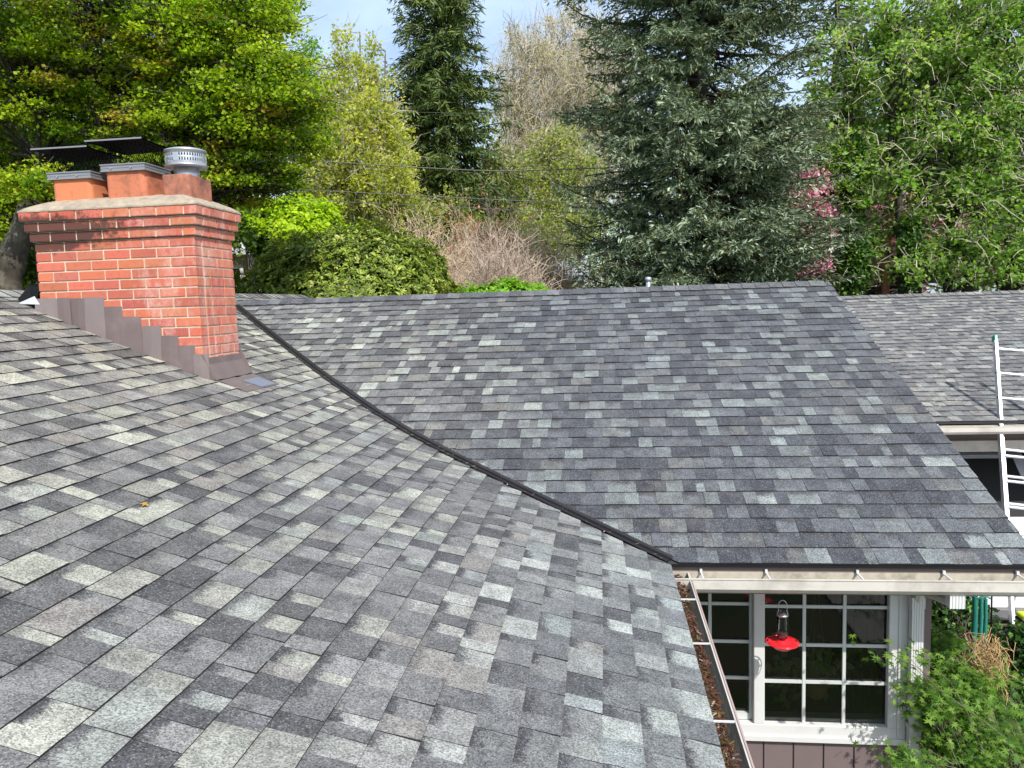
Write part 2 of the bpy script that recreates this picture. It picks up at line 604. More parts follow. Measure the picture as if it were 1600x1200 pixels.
def near_xz(s):
    x = float(np.interp(s, NS, NP[:, 0]))
    z = float(np.interp(s, NS, NP[:, 1]))
    if s < 0:
        x, z = -s * .96, s * .275
    if s > NS[-1]:
        x, z = NP[-1, 0] - (s - NS[-1]) * .92, NP[-1, 1] + (s - NS[-1]) * .39
    return x, z


def S_near(v, s, h):
    x, z = near_xz(s)
    x2, z2 = near_xz(s + 0.12)
    x1, z1 = near_xz(s - 0.12)
    t = Vector((x2 - x1, 0, z2 - z1)).normalized()
    n = Vector((-t.z * -1, 0, -t.x))
    n = Vector((t.z, 0, -t.x))
    return Vector((x, v, z)) + n * h


PH = math.radians(21.893)
TP = math.tan(PH)
FAR_L = 1.7005 / math.sin(PH)


def S_far(v, s, h):
    return Vector((v, s * math.cos(PH) - h * math.sin(PH), s * math.sin(PH) + h * math.cos(PH)))


P3 = math.atan(0.322)
W3_Y, W3_Z, W3_L = 5.06, 0.0, 4.86


def S_third(v, s, h):
    return Vector((v, W3_Y + s * math.cos(P3) - h * math.sin(P3), W3_Z + s * math.sin(P3) + h * math.cos(P3)))


def valley_x(z):
    return float(np.interp(z, NP[:, 1], NP[:, 0]))


PAL_NEAR = [((.088, .088, .090), 2.6), ((.118, .118, .119), 3.6), ((.148, .148, .147), 4.6), ((.180, .179, .174), 4.8),
            ((.200, .190, .176), 1.4), ((.228, .227, .214), 3.6), ((.265, .270, .248), 2.8), ((.310, .316, .290), 1.5), ((.222, .234, .228), 2.6)]
PAL_FAR = [((.054, .055, .062), 3.0), ((.069, .071, .078), 4.6), ((.088, .090, .097), 5.4), ((.110, .113, .118), 4.6),
           ((.118, .116, .112), 2.0), ((.140, .147, .145), 3.0), ((.175, .188, .182), 1.8), ((.215, .226, .212), 0.7)]
PAL_3 = [((.120, .120, .123), 3.0), ((.150, .149, .149), 4.0), ((.185, .183, .178), 4.0), ((.225, .220, .206), 2.6), ((.27, .266, .245), 1.6), ((.18, .19, .187), 1.4)]


def pick(pal, r):
    w = [p[1] for p in pal]
    c = r.choices([p[0] for p in pal], w)[0]
    k = r.uniform(0.88, 1.12)
    return tuple(x * k for x in c)


def clip_poly(poly, a, b, c):
    """keep a*v + b*s <= c"""
    out = []
    for i in range(len(poly)):
        p, q = poly[i], poly[(i + 1) % len(poly)]
        dp, dq = a * p[0] + b * p[1] - c, a * q[0] + b * q[1] - c
        if dp <= 0:
            out.append(p)
        if dp * dq < 0:
            t = dp / (dp - dq)
            out.append((p[0] + (q[0] - p[0]) * t, p[1] + (q[1] - p[1]) * t))
    return out


def shingle_roof(roof, Sf, L, vrange, clips, pal, seed, visible, tone=None, warp=0.006, skip=None, sgn=1):
    """lay courses of laminated shingles; the pieces that show largest are single parts, the rest is one joined part"""
    r = random.Random(seed)
    rows = int(math.ceil(L / EXP))
    pieces = []
    for k in range(rows):
        s0 = k * EXP
        s1 = min(s0 + EXP + 0.016, L)
        if s1 - s0 < 0.03:
            continue
        v0, v1 = vrange(s0, s1)
        v = math.floor(v0) - 1 + r.random()
        high = r.random() < .5
        since = 0
        seam_at = r.uniform(0.2, 1.0)
        last = None
        while v < v1:
            w = r.choice([.06, .08, .09, .105, .115, .125, .14, .165, .20]) * (1.08 if high else 1.0)
            since += w
            seam = since > 0.98
            if seam:
                since = 0
            a, bb = v, v + w
            v = bb
            col = pick(pal, r)
            if high and r.random() < .55 and max(col) > .2:
                col = pick(pal, r)
            if last is not None and abs(sum(col) - sum(last)) < .02 and r.random() < .5:
                col = pick(pal, r)
            last = col
            band = 0.0 if high else r.choice([1.0, 1.0, 0.85, 0.5])
            lift = (0.0088 if high else 0.0054) + r.uniform(-.0006, .0014)
            high = (not high) if r.random() < .9 else high
            if bb < v0 or a > v1:
                continue
            gap = 0.0016 if seam else 0.0005
            wv = lambda q: warp * (mnoise.noise(Vector((q * .55, k * .33, seed))) + .35 * mnoise.noise(Vector((q * 2.3, k * 1.7, seed + 9.0))))
            poly = [(a + gap, s0 + wv(a)), (bb - gap, s0 + wv(bb)), (bb - gap, s1), (a + gap, s1)]
            if w > .17:
                m_ = (a + bb) / 2
                poly.insert(1, (m_, s0 + wv(m_) + r.uniform(-.0008, .0008)))
            for cl in clips(s0, s1):
                poly = clip_poly(poly, *cl)
                if len(poly) < 3:
                    break
            if len(poly) < 3:
                continue
            ar = abs(sum(poly[i][0] * poly[(i + 1) % len(poly)][1] - poly[(i + 1) % len(poly)][0] * poly[i][1] for i in range(len(poly)))) / 2
            if ar < 4e-4:
                continue
            cv = sum(p[0] for p in poly) / len(poly)
            cs = sum(p[1] for p in poly) / len(poly)
            if skip and skip(Sf(cv, cs, 0)):
                continue
            if tone:
                col = tone(Sf(cv, cs, 0), col)
            n = len(poly)
            top, bot, gr = [], [], []
            cup = r.uniform(-.001, .0022)
            for (pv, ps) in poly:
                f = (ps - s0) / (EXP + .016)
                h = lift * (1 - f) + .0012 + (cup if f < .2 else 0)
                top.append(Sf(pv, ps, h))
                bot.append(Sf(pv, ps, -.003))
                gr.append((ps - s0) / EXP)
            faces = [tuple(range(n))] + [(i, (i + 1) % n, n + (i + 1) % n, n + i) for i in range(n)]
            mats = [0] + [1] * n
            pr = project(Sf(cv, s0 + EXP * .5, 0.005))
            score = 0
            if pr and -15 < pr[0] < 1615 and -15 < pr[1] < 1215 and visible(pr):
                c4 = [project(t) for t in top]
                if all(c4):
                    score = abs(sum(c4[i][0] * c4[(i + 1) % n][1] - c4[(i + 1) % n][0] * c4[i][1] for i in range(n))) / 2
            pieces.append((score, top + bot, faces, mats, (*col, band), gr + gr, cv, cs))
    pieces.sort(key=lambda p: -p[0])
    single = [p for p in pieces[:299] if p[0] > 30]
    rest = pieces[len(single):]
    for p in single:
        bb_ = B()
        bb_.add(p[1], p[2], p[3], p[4], p[5])
        c0 = sum(p[1], Vector()) / len(p[1])
        bb_.build('shingle', [M['granule'], M['asphalt_edge']], roof, origin=c0, recalc=False)
    bb_ = B()
    for p in rest:
        bb_.add(p[1], p[2], p[3], p[4], p[5])
    o = bb_.build('shingle_courses', [M['granule'], M['asphalt_edge']], roof, origin=WORLD[roof.name], recalc=False)
    tag(o, kind='stuff')


def ridge_caps(roof, p0, p1, sideA, sideB, pal, seed, width=.135):
    """folded cap pieces lapping along a ridge from p0 to p1"""
    r = random.Random(seed)
    p0, p1 = Vector(p0), Vector(p1)
    L = (p1 - p0).length
    d = (p1 - p0) / L
    n = int(L / EXP)
    A, Bv = Vector(sideA).normalized(), Vector(sideB).normalized()
    U = Vector((0, 0, 1))
    for i in range(n):
        q0 = p0 + d * (i * EXP)
        q1 = p0 + d * ((i + 1) * EXP + .02)
        h0, h1 = .013 + r.uniform(0, .002), .006
        wa, wb = width + r.uniform(-.004, .004), width + r.uniform(-.004, .004)
        col = (*pick(pal, r), 0.0)
        top = [q0 + U * h0 + A * wa, q0 + U * (h0 + .006), q0 + U * h0 + Bv * wb, q1 + U * h1 + Bv * wb, q1 + U * (h1 + .006), q1 + U * h1 + A * wa]
        bot = [t - U * .009 for t in top]
        f = [(0, 1, 4, 5), (1, 2, 3, 4)] + [(6 + a, 6 + (a + 1) % 6, (a + 1) % 6, a) for a in range(6)]
        bb_ = B()
        bb_.add(top + bot, f, [0, 0] + [1] * 6, col, [0] * 12)
        bb_.build('ridge_shingle', [M['granule'], M['asphalt_edge']], roof, origin=(q0 + q1) / 2)


# ---- near roof
Y0N, Y1N = -5.8, 7.2
dk = B()
ss = list(NS)
for a, b_ in zip(ss[:-1], ss[1:]):
    pass
ring = [S_near(0, s, -.004) for s in ss]
ring2 = [S_near(0, s, -.03) for s in ss]
vv, ff = [], []
for i, s in enumerate(ss):
    for off in (-.004, -.03):
        for y in (Y0N, Y1N):
            q = S_near(y, s, off)
            vv.append((q.x, y, q.z))
nn = len(ss)
for i in range(nn - 1):
    a, c_ = i * 4, (i + 1) * 4
    ff += [(a, a + 1, c_ + 1, c_), (a + 2, c_ + 2, c_ + 3, a + 3), (a, c_, c_ + 2, a + 2), (a + 1, a + 3, c_ + 3, c_ + 1)]
ff += [(0, 2, 3, 1), (4 * nn - 4, 4 * nn - 3, 4 * nn - 1, 4 * nn - 2)]
dk.add(vv, ff)
RX, RZ = NP[-1]
dk.add([(RX, Y0N, RZ), (RX, Y1N, RZ), (RX - 4.2, Y1N, RZ - 1.75), (RX - 4.2, Y0N, RZ - 1.75),
        (RX, Y0N, RZ - .03), (RX, Y1N, RZ - .03), (RX - 4.2, Y1N, RZ - 1.78), (RX - 4.2, Y0N, RZ - 1.78)],
       [(0, 1, 2, 3), (4, 7, 6, 5), (0, 3, 7, 4), (1, 5, 6, 2), (3, 2, 6, 7)])
roofN = dk.build('roof', M['deck'], house, origin=(-2.5, -1, 0))
tag(roofN, 'flared grey shingle roof below the chimney')

CH = dict(x0=-4.635, x1=-3.357, y0=.887, y1=1.475, zt=2.165)


def clips_near(s0, s1):
    za, zb = near_xz(s0)[1], near_xz(min(s1, NS[-1]))[1]
    if zb > 1.73:
        return [(1, 0, Y1N)]
    ya, yb = za / TP - .045, zb / TP - .045
    # v - (ya + (yb-ya)*(s-s0)/(s1-s0)) <= 0
    k = (yb - ya) / (s1 - s0)
    return [(1, -k, ya - k * s0)]


def tone_near(P, col):
    # the courses nearest the chimney are a little warmer and lighter
    w = min(1, max(0, (-P.x - 1.6) / 2.2))
    n_ = mnoise.noise(Vector((P.x * .8, P.y * .8, 3.0)))
    w = max(0, min(1, w + .4 * n_))
    if P.x < -1.2 and min(col) > .2:
        col = (col[0] * 1.0, col[1] * 1.0, col[2] * .94)
    cold = max(0, min(1, (P.x + 1.1) / 1.0)) * .6
    c = [a * (1 + .07 * w) for a in col]
    return (c[0] * (1 + .06 * w - .09 * cold), c[1] * (1 + .015 * w - .0 * cold), c[2] * (1 - .07 * w + .02 * cold))


shingle_roof(roofN, S_near, NS[-1], lambda a, b: (Y0N, Y1N if near_xz(b)[1] > 1.7 else near_xz(min(b, NS[-1]))[1] / TP), clips_near, PAL_NEAR, 11,
             lambda p: True, tone_near, warp=.008,
             skip=lambda P: CH['x0'] + .03 < P.x < CH['x1'] - .03 and CH['y0'] + .03 < P.y < CH['y1'] - .03)
ridge_caps(roofN, (RX, -3.2, RZ + .004), (RX, Y1N, RZ + .004), (.92, 0, -.385), (-.92, 0, -.385), PAL_NEAR, 5)

# ---- far roof
XR = 2.10
dk = B()
m_ = 12
vv, ff = [], []
zs = np.linspace(-0.0, 1.7005, m_)
for z in zs:
    s = z / math.sin(PH)
    xl = valley_x(z) - .02
    for h in (-.004, -.028):
        q = S_far(0, s, h)
        vv += [(xl, q.y, q.z), (XR, q.y, q.z)]
for i in range(m_ - 1):
    a, c_ = i * 4, (i + 1) * 4
    ff += [(a, a + 1, c_ + 1, c_), (a + 2, c_ + 2, c_ + 3, a + 3), (a, c_, c_ + 2, a + 2), (a + 1, a + 3, c_ + 3, c_ + 1)]
ff += [(0, 2, 3, 1)]
dk.add(vv, ff)
yr, zr = FAR_L * math.cos(PH), 1.7005
dk.add([(-5.0, yr, zr), (XR, yr, zr), (XR, yr + 4.2, zr - 1.69), (-5.0, yr + 4.2, zr - 1.69),
        (-5.0, yr, zr - .03), (XR, yr, zr - .03), (XR, yr + 4.2, zr - 1.72), (-5.0, yr + 4.2, zr - 1.72)],
       [(0, 3, 2, 1), (4, 5, 6, 7), (0, 1, 5, 4), (1, 2, 6, 5), (2, 3, 7, 6), (3, 0, 4, 7)])
roofF = dk.build('roof', M['deck'], house, origin=(-.5, 2, 0))
tag(roofF, 'dark blue grey shingle roof slope beyond the valley')


def clips_far(s0, s1):
    xa, xb = valley_x(s0 * math.sin(PH)) + .05, valley_x(s1 * math.sin(PH)) + .05
    k = (xb - xa) / (s1 - s0)
    return [(1, 0, XR), (-1, k, -(xa - k * s0))]


def tone_far(P, col):
    w = max(0, min(1, (-P.x - .6) / 2.6))          # lighter and warmer towards the chimney
    w = max(0, min(1, w + .35 * mnoise.noise(Vector((P.x * .7, P.y * .7, 8.0)))))
    return tuple(a * t_ * (1 + k * w) for a, k, t_ in zip(col, (.78, .68, .48), (.965, 1.0, 1.02)))


shingle_roof(roofF, S_far, FAR_L, lambda a, b: (valley_x(b * math.sin(PH)), XR), clips_far, PAL_FAR, 23, lambda p: True, tone_far, warp=.007)
ridge_caps(roofF, (-4.7, yr, zr + .006), (XR + .005, yr, zr + .006), (0, -.928, -.373), (0, .928, -.373),
           [((.10, .103, .11), 2), ((.075, .078, .088), 2), ((.13, .135, .14), 2)], 6)

# ---- roof of the wing beyond
dk = B()
X3a, X3b = 1.72, 11.5
y3, z3 = W3_Y + W3_L * math.cos(P3), W3_Z + W3_L * math.sin(P3)
dk.add([(X3a, W3_Y, W3_Z - .004), (X3b, W3_Y, W3_Z - .004), (X3b, y3, z3 - .004), (X3a, y3, z3 - .004),
        (X3a, W3_Y, W3_Z - .03), (X3b, W3_Y, W3_Z - .03), (X3b, y3, z3 - .03), (X3a, y3, z3 - .03)],
       [(0, 1, 2, 3), (4, 7, 6, 5), (0, 4, 5, 1), (1, 5, 6, 2), (2, 6, 7, 3), (3, 7, 4, 0)])
dk.add([(X3a, y3 + .001, z3 - .004), (X3b, y3 + .001, z3 - .004), (X3b, y3 + 3.0, z3 - .97), (X3a, y3 + 3.0, z3 - .97)], [(0, 3, 2, 1)])
roof3 = dk.build('roof', M['deck'], house, origin=(6, 7, 0))
tag(roof3, 'pale grey shingle roof of the wing behind the ladder')
shingle_roof(roof3, S_third, W3_L, lambda a, b: (X3a, X3b), lambda a, b: [(1, 0, X3b), (-1, 0, -X3a)], PAL_3, 37,
             lambda p: p[0] > 1295 + (p[1] - 441) * .775 - 10, warp=.006)
ridge_caps(roof3, (2.9, y3, z3 + .006), (10.5, y3, z3 + .006), (0, -.952, -.306), (0, .952, -.306), PAL_3, 8)

# ---- valley metal
pts = [Vector((x, z / TP, z + .012)) for x, z in NP[:-1] if z < 1.70]
pts.append(Vector((valley_x(1.69), 1.69 / TP, 1.702)))
fine = []
for a, b_ in zip(pts[:-1], pts[1:]):
    for t in np.linspace(0, 1, 5)[:-1]:
        fine.append(a.lerp(b_, t))
fine.append(pts[-1])
bv = B()
vv, ff = [], []
prof = [(-.048, .002), (-.044, .008), (-.012, .006), (-.009, .020), (-.003, .021), (0, .007), (.030, .005), (.036, .009), (.040, .001)]
for i, p in enumerate(fine):
    a = fine[max(0, i - 1)]
    c_ = fine[min(len(fine) - 1, i + 1)]
    t = (c_ - a).normalized()
    side = t.cross(Vector((0, 0, 1))).normalized()     # towards the far slope side / near slope side
    nrm = side.cross(t).normalized()
    jig = .0025 * mnoise.noise(p * 2.1)
    for u, h in prof:
        # follow the shallow V of the two slopes
        q = p + side * (-u + jig) + Vector((0, 0, h + abs(u) * .26))
        vv.append(q)
k = len(prof)
for i in range(len(fine) - 1):
    for j in range(k - 1):
        ff.append((i * k + j, i * k + j + 1, (i + 1) * k + j + 1, (i + 1) * k + j))
bv.add(vv, ff, smooth=False)
vf = bv.build('valley_flashing', M['dark_metal'], house)
r = random.Random(4)
bn = B()
for i in range(46):
    j = r.randrange(len(fine) - 1)
    t = r.random()
    p = fine[j].lerp(fine[j + 1], t)
    tt = (fine[j + 1] - fine[j]).normalized()
    side = tt.cross(Vector((0, 0, 1))).normalized()
    if r.random() < .8:
        q = p + side * (.055 + r.uniform(-.01, .012)) + Vector((0, 0, .012))
    else:
        q = p - side * (.048) + Vector((0, 0, .014))
    bn.obox(q, (.003, 0, 0), (0, .003, 0), (0, 0, .0018))
tag(bn.build('nail_heads', M['nail'], vf), kind='stuff')
bd = B()
for i in range(620):
    j = min(len(fine) - 2, int((len(fine) - 1) * r.random() ** .8))
    p = fine[j].lerp(fine[j + 1], r.random())
    tt = (fine[j + 1] - fine[j]).normalized()
    side = tt.cross(Vector((0, 0, 1))).normalized()
    q = p + side * r.choice([-.040, .046, .050, -.016]) + side * r.gauss(0, .006) + Vector((0, 0, .020))
    a = r.uniform(0, 6.28)
    e1 = Vector((math.cos(a), math.sin(a), 0)) * r.uniform(.004, .014)
    e2 = Vector((-math.sin(a), math.cos(a), .3)) * r.uniform(.001, .003)
    cc_ = r.choice([(.16, .10, .05), (.28, .19, .10), (.09, .07, .05), (.38, .32, .2)])
    bd.add([q - e1 - e2, q + e1 - e2, q + e1 + e2, q - e1 + e2], [(0, 1, 2, 3)], 0, (*cc_, 1))
tag(bd.build('valley_debris', M['petal'], vf), 'dry needles and bud scales caught along the valley metal', kind='stuff')

# ---- eave trim and gutters
bt = B()
bt.extrude([(-.03, -.002), (.010, -.002), (.012, -.013), (.008, -.013), (.005, -.006), (-.03, -.006)], (.0, 0, -.004), (XR, 0, -.004), (0, -1, 0), (0, 0, 1))
bt.build('drip_edge', M['black_metal'], house)
bt = B()
bt.box((-.02, .012, -.19), (XR - .03, .035, -.012))
bt.build('fascia_board', M['fascia'], house)
# rake board on the gable side
bt = B()
for h0, h1, xo, th in ((-.17, -.03, XR - .035, .022),):
    a0, a1 = S_far(xo, -.0, h0), S_far(xo, FAR_L, h0)
    c0, c1 = S_far(xo, 0, h1), S_far(xo, FAR_L, h1)
    v = [a0, a1, c1, c0] + [q + Vector((th, 0, 0)) for q in (a0, a1, c1, c0)]
    bt.add(v, [(0, 1, 2, 3), (4, 7, 6, 5), (0, 4, 5, 1), (1, 5, 6, 2), (2, 6, 7, 3), (3, 7, 4, 0)])
bt.build('rake_board', M['fascia'], house)

GPROF = [(0, 0), (0, -.088), (.098, -.092), (.112, -.080), (.128, -.060), (.130, -.006), (.134, 0), (.134, .004), (.120, .004), (.122, -.002),
         (.126, -.008), (.124, -.058), (.108, -.076), (.096, -.086), (.005, -.082), (.005, 0)]


def gutter(p0, p1, out, label, debris_side, hang, name='gutter'):
    p0, p1, out = Vector(p0), Vector(p1), Vector(out)
    bg_ = B()
    mats = [0 if j in (1, 2, 3, 4, 5, 6, 7, 8) else 1 for j in range(len(GPROF))] + [0, 0]
    n = len(GPROF)
    v = [p0 + out * a + Vector((0, 0, b)) for a, b in GPROF] + [p1 + out * a + Vector((0, 0, b)) for a, b in GPROF]
    f = [(i, (i + 1) % n, n + (i + 1) % n, n + i) for i in range(n)] + [tuple(range(n - 1, -1, -1)), tuple(range(n, 2 * n))]
    bg_.add(v, f, mats)
    G = bg_.build(name, [M['cream'], M['gutter_in']], house)
    tag(G, label)
    d = (p1 - p0).normalized()
    for t in hang:
        q = p0 + d * t
        hb = B()
        hb.obox(q + out * .062 + Vector((0, 0, .001)), out * .064, d * .0045, Vector((0, 0, .003)))
        hb.obox(q + out * .012 + Vector((0, 0, .008)), out * .008, d * .007, Vector((0, 0, .012)))
        hb.build('hanger', M['white'], G)
    return G


GN = gutter((.0, .012, -.062), (.0, Y0N, -.062), (.84, 0, 0), 'side gutter full of brown leaf litter', 1, (.42, .97, 1.66, 2.4))
GF = gutter((-.04, .010, -.052), (XR, .010, -.052), (0, -1.06, 0), 'cream gutter under the dark roof', 1, (.22, .60, 1.12, 1.60, 2.0))
# end flange of the side gutter rim is pinkish brown metal
bt = B()
bt.obox((.113, -2.95, -.058), (.0035, 0, 0), (0, 2.84, 0), (0, 0, .004))
bt.build('gutter_rim', plain('pinkish_rim', (.42, .30, .27), .5, var=.15), house)

# litter in the side gutter
r = random.Random(3)
bl = B()
for i in range(4200):
    y = -.0 - 3.4 * r.random()
    x = .012 + .058 * r.random() ** 1.3
    z = -.085 + r.random() * .022
    L_ = r.uniform(.004, .016)
    w = r.uniform(.001, .004)
    a = r.uniform(0, 3.14)
    e1 = Vector((math.cos(a), math.sin(a), r.uniform(-.5, .5))) * L_
    e2 = Vector((-math.sin(a), math.cos(a), r.uniform(-.4, .4))) * w
    t_ = r.random()
    col = (.14, .075, .045) if t_ < .6 else ((.24, .14, .08) if t_ < .8 else ((.08, .045, .03) if t_ < .95 else (.6, .5, .4)))
    c0 = Vector((x, y, z))
    bl.add([c0 - e1 - e2, c0 + e1 - e2, c0 + e1 + e2, c0 - e1 + e2], [(0, 1, 2, 3)], 0, (*[k_ * r.uniform(.6, 1.3) for k_ in col], 1))
for i in range(60):
    y = -3.4 * i / 60
    bl.add([(.008, y, -.094), (.072, y, -.094), (.072, y - .058, -.094), (.008, y - .058, -.094)], [(0, 1, 2, 3)], 0, (.07, .04, .028, 1))
tag(bl.build('leaf_litter', M['petal'], GN), 'brown leaf litter lying in the gutter', kind='stuff')

# ---- walls of the near block
WY = .35
bw = B()
bw.box((-.35, WY + .012, GROUND), (1.640, WY + .12, -1.295))
bw.box((-.35, WY + .012, -1.295), (-.02, WY + .12, -.11))
bw.box((1.50, WY + .012, -1.295), (1.640, WY + .12, -.11))
bw.box((-.02, WY + .012, -.185), (1.50, WY + .12, -.11))
bw.box((1.55, WY + .12, GROUND), (1.640, 8.0, -.11))
bw.box((-.44, -5.6, GROUND), (-.35, WY + .12, -.11))
bw.box((-9.0, -5.6, GROUND), (-8.9, 8.0, 0))
bw.box((-9.0, 7.9, GROUND), (1.64, 8.0, -.05))
wall = bw.build('wall', M['siding'], house)
# gable triangle
bw = B()
bw.add([(1.56, .5, -.11), (1.56, yr, zr - .16), (1.56, 8.0, -.11), (1.63, .5, -.11), (1.63, yr, zr - .16), (1.63, 8.0, -.11)],
       [(0, 1, 2), (3, 5, 4), (0, 3, 4, 1), (1, 4, 5, 2), (0, 2, 5, 3)])
bw.build('gable_wall', M['siding'], house)
# vertical boards below and beside the window
x = -.33
i = 0
while x < 1.63:
    x1 = min(x + .187, 1.645)
    bb_ = B()
    bb_.box((x + .003, WY, GROUND + .1), (x1 - .003, WY + .011, -1.302), c=.002)
    bb_.build('siding_board', M['siding'], wall)
    x = x + .19
bb_ = B()
bb_.box((1.575, WY, -1.298), (1.645, WY + .011, -.112), c=.002)
bb_.build('siding_board', M['siding'], wall)
bs = B()
bs.box((-.35, .036, -.135), (XR - .04, WY + .12, -.112))
bs.box((-.34, -5.6, -.15), (-.02, .0, -.13))
bs.box((1.64, .4, -.135), (XR - .04, 8.0, -.112))
bs.build('soffit', M['soffit'], house)

# ---- window
win = empty('window', (.75, WY, -1.30), house)
fr = B()
fr.box((-.02, WY - .022, -1.300), (1.500, WY + .03, -1.195), c=.004)           # sill band
fr.box((-.02, WY - .022, -.200), (1.500, WY + .03, -.150), c=.004)
fr.box((1.385, WY - .022, -1.195), (1.500, WY + .03, -.200), c=.004)
fr.box((.553, WY - .022, -1.195), (.622, WY + .03, -.200), c=.004)
fr.box((1.44, WY - .030, -1.26), (1.455, WY - .0215, -.2), c=.002)
fr.box((-.02, WY - .034, -1.308), (1.512, WY - .0215, -1.268), c=.003)
fr.box((-.02, WY - .022, -1.195), (.0, WY + .03, -.200))
fr.build('window_frame', M['white'], win)
sl = B()
sl.box((.622, WY + .0305, -1.195), (1.385, WY + .10, -1.170))
sl.box((.0, WY + .0305, -1.195), (.553, WY + .10, -1.150))
sl.box((.535, WY + .0305, -1.15), (.553, WY + .10, -.2))
sl.build('inner_sill', M['vinyl'], win)
for (x0, x1, cuts) in ((.622, 1.385, (.874, 1.123)), (.0, .553, (.02, .285))):
    off = .006 if x0 > .3 else .04
    zc = (-.407, -.664, -.914)
    for x in cuts:
        mb = B()
        mb.box((x - .011, WY + off, -1.195), (x + .011, WY + off + .014, -.200), c=.003)
        mb.build('muntin', M['vinyl'], win)
    xs = [x0] + [c for c in cuts] + [x1]
    for z in zc:
        for a, b_ in zip(xs[:-1], xs[1:]):
            a2 = a + (.0112 if a in cuts else 0)
            b2 = b_ - (.0112 if b_ in cuts else 0)
            if b2 - a2 < .03:
                continue
            mb = B()
            mb.box((a2, WY + off + .001, z - .010), (b2, WY + off + .013, z + .010))
            mb.build('muntin', M['vinyl'], win)
    zz = [-1.195] + sorted(zc) + [-.2]
    for a, b_ in zip(xs[:-1], xs[1:]):
        for c0, c1 in zip(zz[:-1], zz[1:]):
            if b_ - a < .03:
                continue
            pb = B()
            pb.box((a + .0005, WY + off + .017, c0 + .0005), (b_ - .0005, WY + off + .021, c1 - .0005))
            pb.build('pane', M['glass'], win)
# dark room behind
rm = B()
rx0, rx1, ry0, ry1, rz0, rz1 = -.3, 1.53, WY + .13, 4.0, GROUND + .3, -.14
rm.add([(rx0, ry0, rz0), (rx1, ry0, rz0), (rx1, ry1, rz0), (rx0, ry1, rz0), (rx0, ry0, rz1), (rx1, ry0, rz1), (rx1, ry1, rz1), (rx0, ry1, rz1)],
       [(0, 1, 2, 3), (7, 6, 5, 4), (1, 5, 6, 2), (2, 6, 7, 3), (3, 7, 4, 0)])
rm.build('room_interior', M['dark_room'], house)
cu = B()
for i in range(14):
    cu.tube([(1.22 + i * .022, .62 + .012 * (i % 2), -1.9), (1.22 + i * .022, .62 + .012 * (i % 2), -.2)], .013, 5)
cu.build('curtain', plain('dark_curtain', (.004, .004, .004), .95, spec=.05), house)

# ---- downspout: outlet at the gutter, slanted elbow back to the wall, ribbed pipe down
ds = empty('downspout', (1.53, .3, GROUND), house)


def ribbed(c0, c1, wx, wy, name, mat, xdir=(1, 0, 0), ydir=(0, 1, 0)):
    c0, c1 = Vector(c0), Vector(c1)
    xd, yd = Vector(xdir), Vector(ydir)
    prof = []
    nr = 5
    for i in range(nr):
        a = -wx + 2 * wx * i / nr
        st = 2 * wx / nr
        prof += [(a + st * .08, -wy), (a + st * .30, -wy), (a + st * .42, -wy + .003), (a + st * .86, -wy + .003), (a + st * .96, -wy)]
    prof += [(wx, -wy), (wx, wy), (-wx, wy), (-wx, -wy)]
    q = B()
    q.extrude([(p[0], p[1]) for p in prof], c0, c1, xd, yd)
    return q.build(name, mat, ds)


ribbed((1.530, .285, GROUND), (1.530, .285, -.36), .036, .026, 'pipe', M['white'])
ribbed((1.530, .285, -.372), (1.530, .285, -.30), .040, .030, 'pipe_collar', M['white'])
ribbed((1.530, .285, -1.17), (1.530, .285, -1.14), .041, .031, 'pipe_strap', M['white'])
eb = B()
a0, a1, a2, a3 = Vector((1.53, .285, -.32)), Vector((1.535, .24, -.235)), Vector((1.60, -.03, -.205)), Vector((1.60, -.062, -.14))
eb.tube([a0, a1, a2], [.033, .036, .036], 8, smooth=False)
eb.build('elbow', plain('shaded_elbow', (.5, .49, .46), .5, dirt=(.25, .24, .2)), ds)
ribbed((1.60, -.062, -.225), (1.60, -.062, -.143), .042, .034, 'outlet', M['white'])

# ---- wing beyond: gutter, wall, trim, window
gw = gutter((1.9, W3_Y - .0, -.045), (X3b, W3_Y - .0, -.045), (0, -1, 0), 'cream gutter of the wing behind the ladder', 0, (1.7, 2.4, 3.1), 'gutter')
ww = B()
WW = 5.45
ww.box((1.65, WW, -.30), (X3b, WW + .1, -.10))
ww.box((5.6, WW, GROUND), (X3b, WW + .1, -.30))
ww.box((1.65, WW, GROUND), (2.25, WW + .1, -.30))
ww.box((X3b - .1, WW + .1, GROUND), (X3b, 12, -.1))
ww.box((1.65, 11.9, GROUND), (X3b, 12, -.1))
w3 = ww.build('wall', M['siding'], house)
tag(w3, 'brown wall round the dark carport opening behind the ladder')
ww = B()
ww.box((1.7, W3_Y + .02, -.14), (X3b, WW, -.12))
ww.build('soffit', M['fascia'], house)
f3 = B()
f3.box((2.25, WW - .03, -.44), (5.6, WW + .02, -.30), c=.005)
f3.box((2.25, WW - .03, GROUND), (2.36, WW + .02, -.441), c=.005)
f3.box((5.49, WW - .03, GROUND), (5.6, WW + .02, -.441), c=.005)
f3.build('carport_trim', M['cream'], house)
r3 = B()
r3.add([(2.2, WW + .11, GROUND + .04), (5.7, WW + .11, GROUND + .04), (5.7, 11.8, GROUND + .04), (2.2, 11.8, GROUND + .04), (2.2, WW + .11, -.2), (5.7, WW + .11, -.2), (5.7, 11.8, -.2), (2.2, 11.8, -.2)],
       [(0, 1, 2, 3), (7, 6, 5, 4), (1, 5, 6, 2), (2, 6, 7, 3), (3, 7, 4, 0)])
r3.build('room_interior', M['dark_room'], house)

